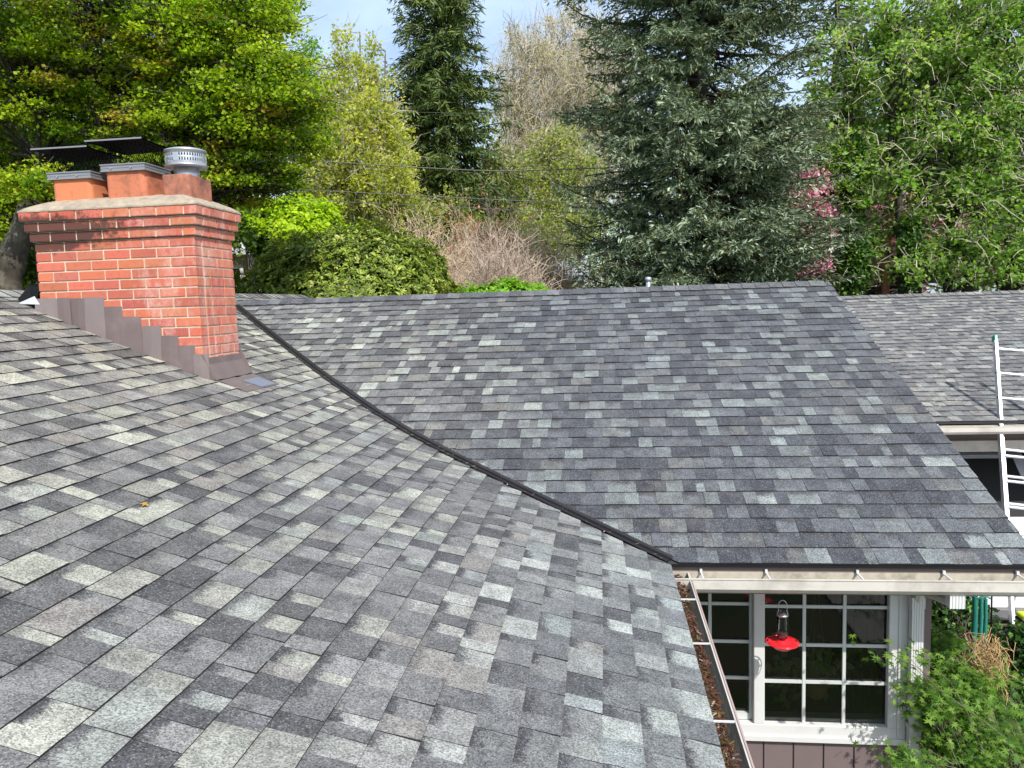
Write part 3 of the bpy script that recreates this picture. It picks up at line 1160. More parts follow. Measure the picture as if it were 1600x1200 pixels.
# ---- plumbing vent behind the ridge
vp = B()
q = at(1013, 447, 10.2)
vp.lathe((q.x, q.y, 1.2), [(.030, 0), (.030, q.z - 1.2 + .10)], 12)
vp.lathe((q.x, q.y, q.z + .06), [(.030, 0), (.042, .008), (.042, .05), (.02, .062)], 12)
vp.build('vent_pipe', M['galv'], house)

# ================================================================== CHIMNEY (part of the house)
x0, x1, y0, y1, zt = CH['x0'], CH['x1'], CH['y0'], CH['y1'], CH['zt']
core = B()
core.box((x0 + .006, y0 + .006, .9), (x1 - .006, y1 - .006, zt - .002))
CZ = .0745
for i, p in enumerate((.020, .042, .062)):
    core.box((x0 - p + .006, y0 - p + .006, zt + i * CZ + .004), (x1 + p - .006, y1 + p - .006, zt + (i + 1) * CZ - .001))
chim = core.build('chimney', M['mortar'], house)
tag(chim, 'red brick chimney with white lime streaks and soot')
r = random.Random(21)
REDS = [(.51, .142, .080), (.48, .132, .076), (.53, .155, .088), (.46, .122, .072), (.49, .148, .088), (.41, .102, .064)]
J = .0115


def brick(a, b_):
    bb_ = B()
    col = tuple(k_ * r.uniform(.9, 1.1) for k_ in r.choice(REDS))
    jx = r.uniform(-.0012, .0012)
    bb_.box((a[0] + jx, a[1] + jx, a[2]), (b_[0] + jx, b_[1] + jx, b_[2]), 0, (*col, 1), c=.0025)
    bb_.build('brick', M['brick'], chim)


rows = 17
hid = B()
for k in range(-rows, 3):
    p = (0, 0, 0, .020, .042, .062)[min(5, max(0, k + 3))]
    X0, X1, Y0, Y1 = x0 - p, x1 + p, y0 - p, y1 + p
    za = zt + k * CZ + J / 2
    zb = za + CZ - J
    odd = k % 2
    W = X1 - X0
    # front face
    first = .2 if odd else .098
    xs = [X1]
    x = X1 - first
    while x > X0 + .06:
        xs.append(x)
        x -= .2105 + r.uniform(-.004, .004)
    xs.append(X0)
    zroof = lambda xx: 1.806 + (-5.03 - xx) * .42
    for j in range(len(xs) - 1):
        b1, a1 = xs[j], xs[j + 1]
        last_ = j == 0
        if zb < zroof(b1) - .35:
            continue
        dp = .098 if not (last_ and not odd) else .2
        brick((a1 + J / 2 if a1 != X0 else X0, Y0, za), (b1 - (J / 2 if b1 != X1 else 0), Y0 + .098, zb))
    # right face (bricks behind the corner one)
    first = .098 if odd else .2
    ys = [Y0 + .098 + J]
    y = Y0 + first + J
    if not odd:
        ys.append(Y0 + .2)
        y = Y0 + .2
    if odd: y = ys[0]
    if p == 0 and r.random() < .65:
        ys.append(y + .098)
    y = ys[-1]
    while y < Y1 - .26:
        y += .2105
        ys.append(y)
    if Y1 - ys[-1] > .06:
        ys.append(Y1)
    else:
        ys[-1] = Y1
    if zb > zroof(X1) - .1:
        for a1, b1 in zip(ys[:-1], ys[1:]):
            if b1 - a1 > .03:
                brick((X1 - .098, a1 + J / 2, za), (X1, b1 - (J / 2 if b1 != Y1 else 0), zb))
    # the two faces turned away
    x = X0 + .1
    while x < X1 - .1:
        hid.box((x + J / 2, Y1 - .09, za), (min(x + .21, X1 - .1) - J / 2, Y1, zb), 0, (*REDS[k % 6], 1))
        x += .21
    y = Y0 + .11
    while y < Y1 - .02:
        hid.box((X0, y + J / 2, za), (X0 + .09, min(y + .21, Y1) - J / 2, zb), 0, (*REDS[(k + 2) % 6], 1))
        y += .21
tag(hid.build('hidden_brickwork', M['brick'], chim), kind='stuff')

# mortar wash: a lumpy low dome
bm = bmesh.new()
nx, ny = 46, 24
grid = []
P_ = .066
X0, X1, Y0, Y1 = x0 - P_, x1 + P_, y0 - P_, y1 + P_
ztop = zt + 3 * CZ
for i in range(nx + 1):
    row_ = []
    for j in range(ny + 1):
        u, v = i / nx, j / ny
        X = X0 + (X1 - X0) * u
        Y = Y0 + (Y1 - Y0) * v
        e = min(X - X0, X1 - X, Y - Y0, Y1 - Y)
        h = .004 + .104 * min(1, e / .21) ** .72
        h += .007 * mnoise.noise(Vector((X * 9, Y * 9, 1))) + .004 * mnoise.noise(Vector((X * 26, Y * 26, 4)))
        if e < .001:
            h = .006 + .004 * mnoise.noise(Vector((X * 14, Y * 14, 2)))
        row_.append(bm.verts.new((X, Y, ztop + h)))
    grid.append(row_)
for i in range(nx):
    for j in range(ny):
        bm.faces.new((grid[i][j], grid[i + 1][j], grid[i + 1][j + 1], grid[i][j + 1])).smooth = True
edge = [grid[i][0] for i in range(nx + 1)] + [grid[nx][j] for j in range(1, ny + 1)] + [grid[i][ny] for i in range(nx - 1, -1, -1)] + [grid[0][j] for j in range(ny - 1, 0, -1)]
low = [bm.verts.new((v.co.x, v.co.y, ztop - .004)) for v in edge]
for i in range(len(edge)):
    j = (i + 1) % len(edge)
    bm.faces.new((edge[i], edge[j], low[j], low[i]))
bm.faces.new(low)
bmesh.ops.recalc_face_normals(bm, faces=bm.faces)
me = bpy.data.meshes.new('mortar_wash')
org = Vector(((X0 + X1) / 2, (Y0 + Y1) / 2, ztop))
bmesh.ops.translate(bm, verts=bm.verts, vec=-org)
bm.to_mesh(me)
bm.free()
me.materials.append(M['crown'])
link('mortar_wash', me, chim, org)


# flue tiles
def flue(x0, x1, y0, y1, z0, z1, mat, label):
    q = B()
    bm = bmesh.new()
    R = .035

    def loop(x0, x1, y0, y1, R, z):
        out = []
        for cx, cy, a0 in ((x1 - R, y1 - R, 0), (x0 + R, y1 - R, 90), (x0 + R, y0 + R, 180), (x1 - R, y0 + R, 270)):
            for k in range(5):
                a = math.radians(a0 + k * 22.5)
                out.append(Vector((cx + R * math.cos(a), cy + R * math.sin(a), z)))
        return out
    t = .028
    loops = [loop(x0, x1, y0, y1, R, z0), loop(x0, x1, y0, y1, R, z1 - .006), loop(x0 + .005, x1 - .005, y0 + .005, y1 - .005, R, z1),
             loop(x0 + t, x1 - t, y0 + t, y1 - t, R * .6, z1), loop(x0 + t, x1 - t, y0 + t, y1 - t, R * .6, z1 - .2)]
    v = [p for l in loops for p in l]
    n = 20
    f = [(i * n + k, i * n + (k + 1) % n, (i + 1) * n + (k + 1) % n, (i + 1) * n + k) for i in range(4) for k in range(n)]
    f.append(tuple(4 * n + k for k in range(n)))
    q.add(v, f)
    tag(q.build('flue_tile', mat, chim), label)


flue(-4.535, -4.215, 1.0, 1.32, 2.42, 2.652, M['clay_a'], 'clean orange flue tile on the left')
flue(-4.095, -3.775, 1.0, 1.32, 2.42, 2.690, M['clay_b'], 'weathered orange flue tile in the middle')
flue(-3.650, -3.425, 1.0, 1.36, 2.42, 2.636, M['clay_c'], 'sooty flue tile carrying the round vent cap')


def cap(x0, x1, y0, y1, z, label, lz, rise=.02):
    C = empty('chimney_cap', ((x0 + x1) / 2, (y0 + y1) / 2, z), house)
    tag(C, label)
    sk = B()
    t = .016
    for (a, b_) in (((x0 - t, y0 - t, z), (x1 + t, y0 - t + .010, z + .055)), ((x0 - t, y1 + t - .010, z), (x1 + t, y1 + t, z + .055)),
                    ((x0 - t, y0 - t + .010, z), (x0 - t + .010, y1 + t - .010, z + .055)), ((x1 + t - .010, y0 - t + .010, z), (x1 + t, y1 + t - .010, z + .055))):
        sk.box(a, b_)
    # rolled rim and a groove line round the skirt, and a flat top flange
    for zz_, pr in ((z + .050, .006), (z + .004, .004), (z + .028, .0025)):
        sk.box((x0 - t - pr, y0 - t - pr, zz_ - .004), (x1 + t + pr, y0 - t - .0002, zz_ + .005))
        sk.box((x1 + t + .0002, y0 - t - .0002, zz_ - .004), (x1 + t + pr, y1 + t + pr, zz_ + .005))
        sk.box((x0 - t - pr, y0 - t - .0002, zz_ - .004), (x0 - t - .0002, y1 + t + pr, zz_ + .005))
    sk.build('skirt', M['grey_metal'], C)
    for xb in (x0 + .07, x1 - .09):
        bo = B()
        bo.tube([(xb, y0 - t + .002, z + .022), (xb, y0 - t - .016, z + .022)], .005, 6)
        bo.build('bolt', M['chrome'], C)
    ms = B()
    H = lz - z - .05
    i0 = .012
    pitch = .034

    def wire(a, b_):
        a, b_ = Vector(a), Vector(b_)
        d = (b_ - a)
        n = Vector((-d.y, d.x, 0))
        n = n.normalized() if n.length > 1e-6 else Vector((0, 1, 0))
        w = d.normalized().cross(n) * .0013
        n *= .0010
        ms.add([a + w + n, a - w + n, a - w - n, a + w - n, b_ + w + n, b_ - w + n, b_ - w - n, b_ + w - n],
               [(0, 1, 5, 4), (1, 2, 6, 5), (2, 3, 7, 6), (3, 0, 4, 7)])
    zb = z + .05
    for side in range(4):
        if side == 0: A, D, L_ = Vector((x0 + i0, y0 + i0, 0)), Vector((1, 0, 0)), x1 - x0 - 2 * i0
        if side == 1: A, D, L_ = Vector((x1 - i0, y0 + i0, 0)), Vector((0, 1, 0)), y1 - y0 - 2 * i0
        if side == 2: A, D, L_ = Vector((x1 - i0, y1 - i0, 0)), Vector((-1, 0, 0)), x1 - x0 - 2 * i0
        if side == 3: A, D, L_ = Vector((x0 + i0, y1 - i0, 0)), Vector((0, -1, 0)), y1 - y0 - 2 * i0
        s = -H
        while s < L_:
            for sg in (1, -1):
                # slanted strand clipped to the panel: t along, h up; slope 2
                ta, tb = (s, s + H * .55) if sg == 1 else (s + H * .55, s)
                ha, hb = 0, H
                pts_ = []
                for (t0, h0, t1, h1) in ((ta, ha, tb, hb),):
                    f0, f1 = 0, 1
                    dt = t1 - t0
                    if abs(dt) > 1e-9:
                        fa, fb = sorted(((0 - t0) / dt, (L_ - t0) / dt))
                        f0, f1 = max(f0, fa), min(f1, fb)
                    if f1 > f0:
                        wire(A + D * (t0 + dt * f0) + Vector((0, 0, zb + h0 + (h1 - h0) * f0)), A + D * (t0 + dt * f1) + Vector((0, 0, zb + h0 + (h1 - h0) * f1)))
            s += pitch
    ms.build('mesh_screen', M['black_wire'], C)
    ld = B()
    xa, xb, ya, yb = x0 - .095, x1 + .040, y0 - .065, y1 + .10
    xm, ym = (xa + xb) / 2, (ya + yb) / 2
    n = 8
    v, f = [], []
    for dz in (0, -.012):
        for i in range(n + 1):
            for j in range(n + 1):
                u, w = i / n, j / n
                hh = .006 * (1 - (2 * u - 1) ** 2) + .006 * math.sin(3 * u + 4 * w)
                v.append((xa + (xb - xa) * u, ya + (yb - ya) * w, lz + hh + dz))
    for i in range(n):
        for j in range(n):
            a = i * (n + 1) + j
            f.append((a, a + n + 1, a + n + 2, a + 1))
            a += (n + 1) ** 2
            f.append((a, a + 1, a + n + 2, a + n + 1))
    ld.add(v, f)
    for (p, q_) in (((xa, ya), (xb, ya)), ((xb, ya), (xb, yb)), ((xb, yb), (xa, yb)), ((xa, yb), (xa, ya))):
        zz0 = lz - .014 + .02 * ((p[0] - xa) / (xb - xa) - .5)
        zz1 = lz - .014 + .02 * ((q_[0] - xa) / (xb - xa) - .5)
        k_ = .010
        pass
    ld.box((xa, ya - .003, lz - .007), (xb, ya - .0005, lz + .004), 1)  # front lip in grey: the edge highlight is put into its colour
    ld.build('lid', [M['black_metal'], M['grey_metal']], C)


cap(-4.535, -4.215, 1.0, 1.32, 2.640, 'left black chimney cap, the lower one', 2.866)
cap(-4.095, -3.775, 1.0, 1.32, 2.678, 'right black chimney cap, the higher one', 2.902)

# round vent cap
vc = empty('vent_cap', (-3.535, 1.18, 2.56), house)
tag(vc, 'round galvanised vent cap with two rows of slots')
q = B()
q.lathe((-3.535, 1.18, 2.56), [(.092, 0), (.092, .155)], 28)
q.build('collar', M['galv'], vc)
q = B()
q.lathe((-3.535, 1.18, 2.56), [(.145, .148), (.158, .155), (.158, .163), (.148, .166), (.148, .187)], 32)
q.lathe((-3.535, 1.18, 2.56), [(.148, .207), (.148, .222)], 32)
q.lathe((-3.535, 1.18, 2.56), [(.148, .243), (.148, .262), (.154, .266), (.152, .278), (.120, .288), (.0, .292)], 32)
for k in range(48):
    a = 2 * math.pi * k / 48
    if k % 12 == 0:
        wd = .016
    else:
        wd = .0052
    ex = Vector((-math.sin(a), math.cos(a), 0))
    er = Vector((math.cos(a), math.sin(a), 0))
    q.obox(Vector((-3.535, 1.18, 2.56 + .215)) + er * .147, ex * wd, er * .0012, (0, 0, .030))
q.build('slotted_drum', M['galv'], vc)
q = B()
q.lathe((-3.535, 1.18, 2.56), [(.100, .15), (.100, .27)], 24)  # black cylinder added to stand for the shade behind the slots
q.build('slot_shade_core', M['black_metal'], vc)

# step flashing on the front, apron on the downhill face
bx = [(-4.668, -4.480, 1.742), (-4.484, -4.385, 1.740), (-4.388, -4.262, 1.738), (-4.266, -4.121, 1.738), (-4.124, -3.981, 1.668), (-3.985, -3.832, 1.590),
      (-3.836, -3.681, 1.512), (-3.685, -3.549, 1.438), (-3.552, -3.423, 1.362), (-3.426, -3.312, 1.288)]
for i, (a, b_, z) in enumerate(bx):
    lo0 = 1.658 + (-4.668 - a) * .413
    lo1 = 1.658 + (-4.668 - b_) * .413
    pf = B()
    yf = y0 - .010 - .004 * (i % 2)
    tilt = r.uniform(-.006, .006)
    tw = r.uniform(-.009, .009)
    a, b_ = a + .0005, b_ + .005
    z += r.uniform(-.004, .004)
    mid = (a + b_) / 2
    v = [(a, yf - .006 + tw, lo0 - .012), (mid, yf - .010, (lo0 + lo1) / 2 - .012), (b_, yf - .006 - tw, lo1 - .012),
         (b_ + tilt, yf + .007 - tw * .5, z - .003), (mid + tilt, yf + .004, z), (a + tilt, yf + .007 + tw * .5, z)]
    v += [(p[0], p[1] + .0018, p[2]) for p in v]
    pf.add(v, [(0, 1, 4, 5), (1, 2, 3, 4), (6, 11, 10, 7), (7, 10, 9, 8)] + [(k_, (k_ + 1) % 6, 6 + (k_ + 1) % 6, 6 + k_) for k_ in range(6)])
    pf.build('step_flashing', M['brown_metal'] if i % 3 else M['brown_metal_b'], chim, bevel=.0)
rf = 1.10
ap = B()
n = 9
v = []
for i in range(n + 1):
    Y = y0 - .01 + (y1 - y0 + .04) * i / n
    wv_ = .003 * math.sin(i * 1.7)
    v += [(x1 + .004, Y + (.0 if i else -.004), rf + .155), (x1 + .012 + wv_, Y, rf + .105), (x1 + .085 + wv_, Y, rf + .0), (x1 + .092, Y, rf - .012 + wv_)]
f = [(i * 4 + k, i * 4 + k + 1, (i + 1) * 4 + k + 1, (i + 1) * 4 + k) for i in range(n) for k in range(3)]
ap.add(v, f)
ap.build('apron_flashing', M['brown_metal'], chim)
ap = B()
ap.add([(x1 + .004, y0 - .012, rf + .19), (x1 + .09, y0 - .015, rf - .015), (x1 - .01, y0 - .010, rf - .0), (x1 - .012, y0 - .010, rf + .17)], [(0, 1, 2, 3)])
ap.add([(x1 + .006, y1 + .01, rf + .20), (x1 + .085, y1 + .03, rf + .0), (x1 - .01, y1 + .012, rf + .02), (x1 - .012, y1 + .010, rf + .2)], [(0, 1, 2, 3)])
ap.build('apron_corner', M['brown_metal'], chim)
zN = lambda xx: float(np.interp(-xx, -NP[:, 0], NP[:, 1]))
pt = B()
for (xa, xb, ya, yb, mt) in ((-3.26, -3.05, .92, 1.50, 0), (-3.20, -3.06, 1.17, 1.45, 1)):
    e = .012 + .003 * mt
    pt.add([(xa, ya, zN(xa) + e), (xb, ya + .03 * mt, zN(xb) + e), (xb + .01, yb, zN(xb + .01) + e), (xa, yb, zN(xa) + e)], [(0, 1, 2, 3)], mt)
pt.build('base_flashing_sheet', [M['brown_metal'], M['bluish_metal']], chim)
# bent sheet at the uphill corner
us = B()
us.add([(-4.86, .93, zN(-4.86) + .01), (-4.70, .90, zN(-4.70) + .0), (-4.635, .90, 1.83), (-4.70, .93, 1.865), (-4.79, .98, 1.85)], [(0, 1, 2, 3, 4)])
us.add([(-4.86, .93, zN(-4.86) + .01), (-4.79, .98, 1.85), (-4.86, 1.4, 1.85), (-4.9, 1.4, zN(-4.9))], [(0, 1, 2, 3)])
us.build('cricket_flashing', M['black_metal'], chim)
us = B()
us.add([(-4.825, .885, zN(-4.80) + .004), (-4.625, .868, 1.700), (-4.665, .870, 1.765)], [(0, 1, 2)])
us.build('bent_flashing_tab', plain('bare_white_sheet', (.62, .65, .74), .4), chim)

# ================================================================== VEGETATION TOOLS
def unit(a):
    return a / np.maximum(np.linalg.norm(a, axis=1, keepdims=True), 1e-9)


T_LEAF = np.array([(0, 0, 0), (.30, .40, .06), (.14, .80, .03), (0, 1, -.08), (-.14, .80, .03), (-.30, .40, .06)], float)
T_DIAM = np.array([(0, 0, 0), (.36, .5, .05), (0, 1, -.05), (-.36, .5, .05)], float)
T_LONG = np.array([(0, 0, 0), (.14, .35, .04), (.11, .75, .02), (0, 1, -.12), (-.11, .75, .02), (-.14, .35, .04)], float)


def star(lobes, inner=.34, spread=250, notch=.0):
    pts_ = [(0, 0, 0)]
    for i in range(lobes):
        a = math.radians(90 - spread / 2 + spread * i / (lobes - 1))
        L_ = 1.0 - .42 * abs(i - (lobes - 1) / 2) / ((lobes - 1) / 2)
        da = math.radians(spread / (lobes - 1) / 2)
        if i == 0:
            pts_.append((math.cos(a - da * .8) * inner * .6, math.sin(a - da * .8) * inner * .6, .0))
        pts_.append((math.cos(a) * L_, math.sin(a) * L_, -.10))
        pts_.append((math.cos(a + da) * inner, math.sin(a + da) * inner, .03))
    return np.array(pts_, float)


T_STAR = star(7, .30)
T_STAR5 = star(5, .42, 220)


def sprig(teeth=5, w=.22, lean=.10):
    R_, L_ = [], []
    for i in range(teeth):
        y0_ = i / teeth
        ww_ = w * (1 - .45 * y0_)
        R_ += [(.025, y0_ + .02, 0), (ww_, y0_ + lean + .12, .02)]
        L_ += [(-.025, y0_ + .02, 0), (-ww_, y0_ + lean + .12, .02)]
    return np.array(R_ + [(0, 1.08, -.02)] + L_[::-1], float)


T_NEEDLE = np.array([(0, 0, 0), (.13, .55, .02), (0, 1.12, -.04), (-.13, .55, .02)], float)
T_DROOP = np.array([(0, 0, 0), (.095, .5, .02), (0, 1.15, -.05), (-.095, .5, .02)], float)
T_LANCE = np.array([(0, 0, 0), (.17, .50, .04), (0, 1, -.12), (-.17, .50, .04)], float)
T_KITE = np.array([(0, 0, 0), (.46, .52, .06), (0, 1, -.05), (-.46, .52, .06)], float)


def place(C, Nn, size, tmpl, col, ydir=None):
    """polygons: one copy of tmpl per row, lying across normal Nn; returns V, counts, idx, cols"""
    n, k = len(C), len(tmpl)
    Nn = unit(Nn)
    if ydir is None:
        ydir = rng.normal(size=(n, 3))
    Y = unit(ydir - Nn * np.sum(ydir * Nn, axis=1, keepdims=True))
    X = np.cross(Y, Nn)
    t = tmpl[None, :, :] * size[:, None, None]
    V = C[:, None, :] + X[:, None, :] * t[:, :, 0:1] + Y[:, None, :] * t[:, :, 1:2] + Nn[:, None, :] * t[:, :, 2:3]
    cols = np.concatenate([np.repeat(col[:, None, :], k, axis=1), np.ones((n, k, 1))], axis=2)
    return V.reshape(-1, 3), np.full(n, k), np.arange(n * k), cols.reshape(-1, 4)


def join(parts):
    Vs, Cs, Is, Ks, off = [], [], [], [], 0
    for V, c, i, k in parts:
        Vs.append(V); Cs.append(c); Is.append(i + off); Ks.append(k)
        off += len(V)
    return np.concatenate(Vs), np.concatenate(Cs), np.concatenate(Is), np.concatenate(Ks)


def tubes_np(paths, radii, n=4):
    """paths: (m, p, 3) array of polylines with radii (m, p)"""
    m, p, _ = paths.shape
    d = np.gradient(paths, axis=1)
    d = d / np.maximum(np.linalg.norm(d, axis=2, keepdims=True), 1e-9)
    ref = np.where(np.abs(d[..., 2:3]) > .9, np.array([1., 0, 0]), np.array([0, 0, 1.]))
    a = np.cross(d, ref)
    a /= np.maximum(np.linalg.norm(a, axis=2, keepdims=True), 1e-9)
    b = np.cross(d, a)
    w = 2 * np.pi * np.arange(n) / n
    if n == 2:
        a = np.cross(d, np.array([0, 1., 0]))
        a = a / np.maximum(np.linalg.norm(a, axis=2, keepdims=True), 1e-9) + rng.normal(size=(m, 1, 3)) * .25
    V = paths[:, :, None, :] + (a[:, :, None, :] * np.cos(w)[None, None, :, None] + b[:, :, None, :] * np.sin(w)[None, None, :, None]) * radii[:, :, None, None]
    base = (np.arange(m) * p * n)[:, None, None]
    i = (np.arange(p - 1) * n)[None, :, None]
    k = np.arange(n if n > 2 else 1)[None, None, :]
    k2 = (k + 1) % n
    q = np.stack([base + i + k, base + i + k2, base + i + n + k2, base + i + n + k], axis=-1).reshape(-1, 4)
    return V.reshape(-1, 3), np.full(len(q), 4), q.reshape(-1), np.ones((m * p * n, 4))


def curve(p0, p1, sag=0.0, n=5, wob=.0):
    """(m,n,3) bent lines from p0 to p1"""
    t = np.linspace(0, 1, n)[None, :, None]
    L_ = np.linalg.norm(p1 - p0, axis=1)[:, None, None]
    P = p0[:, None, :] * (1 - t) + p1[:, None, :] * t
    s = np.asarray(sag).reshape(-1, 1, 1) if np.ndim(sag) else sag
    P = P + np.array([0, 0, 1.])[None, None, :] * (s * L_ * 4 * t * (1 - t))
    if wob:
        nzv = rng.normal(size=P.shape) * wob * L_
        nzv[:, 0] = 0
        nzv[:, -1] = 0
        P = P + nzv
    return P


def ellip(specs, n):
    """random points in a union of view-sized ellipsoids (px, py, depth, rx px, ry px, weight, depth factor)"""
    out = []
    vol = np.array([s[3] * s[4] * (s[5] if len(s) > 5 else 1) for s in specs], float)
    cnt = np.maximum(1, (n * vol / vol.sum()).astype(int))
    for s, c in zip(specs, cnt):
        ce = np.array(at(s[0], s[1], s[2]))
        rx, rz = s[3] / FPX * s[2], s[4] / FPX * s[2]
        ry = rx * (s[6] if len(s) > 6 else .8)
        u = unit(rng.normal(size=(c, 3))) * (rng.random((c, 1)) ** (1 / 2.4))
        out.append(ce + u * np.array([rx, ry, rz]))
    return np.concatenate(out)


def shade(base, n, var=.25, hue=.12):
    base = np.array(base, float)
    k = 1 + (rng.random((n, 1)) - .5) * 2 * var
    h = 1 + (rng.random((n, 3)) - .5) * 2 * hue
    return np.clip(base * k * h, 0.002, .9)


def broadleaf(name, label, base, stems, specs, ncl, per, rad, size, palette, tmpl=T_DIAM, leafmat='leaf_soft', barkmat='bark', group=None,
              cat='tree', flat=.35, tilt=.6, twigs=3, limb_r=.05, trunk_r=.16, sag=.08, keep=None, kind=None, twig_r=.006, twigmat=None, up=.8, core=.45):
    """stems: list of polylines (world) for trunks; clusters of leaves hang on limbs that leave the nearest stem below them"""
    base = Vector(base)
    root = empty(name, base)
    tag(root, label, cat, group)
    CL = ellip(specs, ncl)
    if keep is not None:
        CL = CL[np.array([keep(c) for c in CL])]
    n = len(CL)
    if stems is not None:
        nodes, nr, tb = [], [], B()
        for st in stems:
            st = [Vector(s) for s in st]
            rr_ = [trunk_r * (1 - .75 * i / (len(st) - 1)) for i in range(len(st))]
            fine_, fr_ = [], []
            for i in range(len(st) - 1):
                for t in (0, .33, .66):
                    q = st[i].lerp(st[i + 1], t)
                    q += Vector((mnoise.noise(q * .9), mnoise.noise(q * .9 + Vector((9, 0, 0))), 0)) * trunk_r * .7
                    fine_.append(q)
                    fr_.append((rr_[i] * (1 - t) + rr_[i + 1] * t) * (1 + .15 * mnoise.noise(q * 3)))
            fine_.append(st[-1]); fr_.append(rr_[-1])
            tb.tube(fine_, fr_, 9)
            nodes += fine_[2:]
            nr += fr_[2:]
        tb.build('trunk', M[barkmat], root, origin=base)
        nodes = np.array([tuple(q) for q in nodes])
        nr = np.array(nr)
        # choose a start node: near, but preferably lower than the cluster
        D = CL[:, None, :] - nodes[None, :, :]
        dist = np.linalg.norm(D, axis=2) + np.maximum(0, -D[:, :, 2] + .2 * np.linalg.norm(D[:, :, :2], axis=2)) * 2.0
        st_i = dist.argmin(axis=1)
        P0 = nodes[st_i]
        pth = curve(P0, CL, sag, 6, .03)
        r0 = np.minimum(nr[st_i] * .6, limb_r) * (.5 + rng.random(n))
        rd = r0[:, None] * np.linspace(1, .18, 6)[None, :]
        parts = [tubes_np(pth, rd, 4)]
        if twigs:
            idx_ = np.repeat(np.arange(n), twigs)
            e = CL[idx_] + rng.normal(size=(len(idx_), 3)) * np.array([1, 1, flat * 1.3]) * rad * .75
            s_ = pth[idx_, rng.integers(3, 6, len(idx_))]
            tp = curve(s_, e, .1, 4, .05)
            if twigmat is None:
                parts.append(tubes_np(tp, np.ones((len(idx_), 4)) * np.array([1, .8, .6, .3]) * twig_r, 2))
            else:
                V, c, i_, k_ = tubes_np(tp, np.ones((len(idx_), 4)) * np.array([1, .8, .6, .3]) * twig_r, 2)
                fastmesh('twigs', V, c, i_, None, M[twigmat], root, base)
        V, c, i_, k_ = join(parts)
        fastmesh('limbs', V, c, i_, None, M[barkmat], root, base, smooth=True)
    idx_ = np.repeat(np.arange(n), per)
    m = len(idx_)
    off = unit(rng.normal(size=(m, 3))) * (rng.random((m, 1)) ** core) * rad
    off[:, 2] *= flat
    # leafy spray droops to its rim
    off[:, 2] -= .22 * flat * (off[:, 0] ** 2 + off[:, 1] ** 2) / max(rad, 1e-6)
    scl = (.65 + .7 * rng.random(n))[idx_][:, None]
    C = CL[idx_] + off * scl
    Nn = rng.normal(size=(m, 3)) * tilt + np.array([0, -.15, up])
    pal = np.array([p[0] for p in palette], float)
    w = np.array([p[1] for p in palette], float)
    ci = rng.choice(len(pal), size=n, p=w / w.sum())
    cc = pal[ci] * (1 + (rng.random((n, 1)) - .5) * .5)
    mixi = rng.random(m) < .18
    colr = cc[idx_]
    colr[mixi] = pal[rng.choice(len(pal), size=int(mixi.sum()), p=w / w.sum())]
    colr = np.clip(colr * (1 + (rng.random((m, 1)) - .5) * .45) * (1 + (rng.random((m, 3)) - .5) * .12), .003, .9)
    V, c, i_, k_ = place(C, Nn, size * (.6 + .8 * rng.random(m)), tmpl, colr)
    fastmesh('crown', V, c, i_, k_, M[leafmat], root, base)
    return root


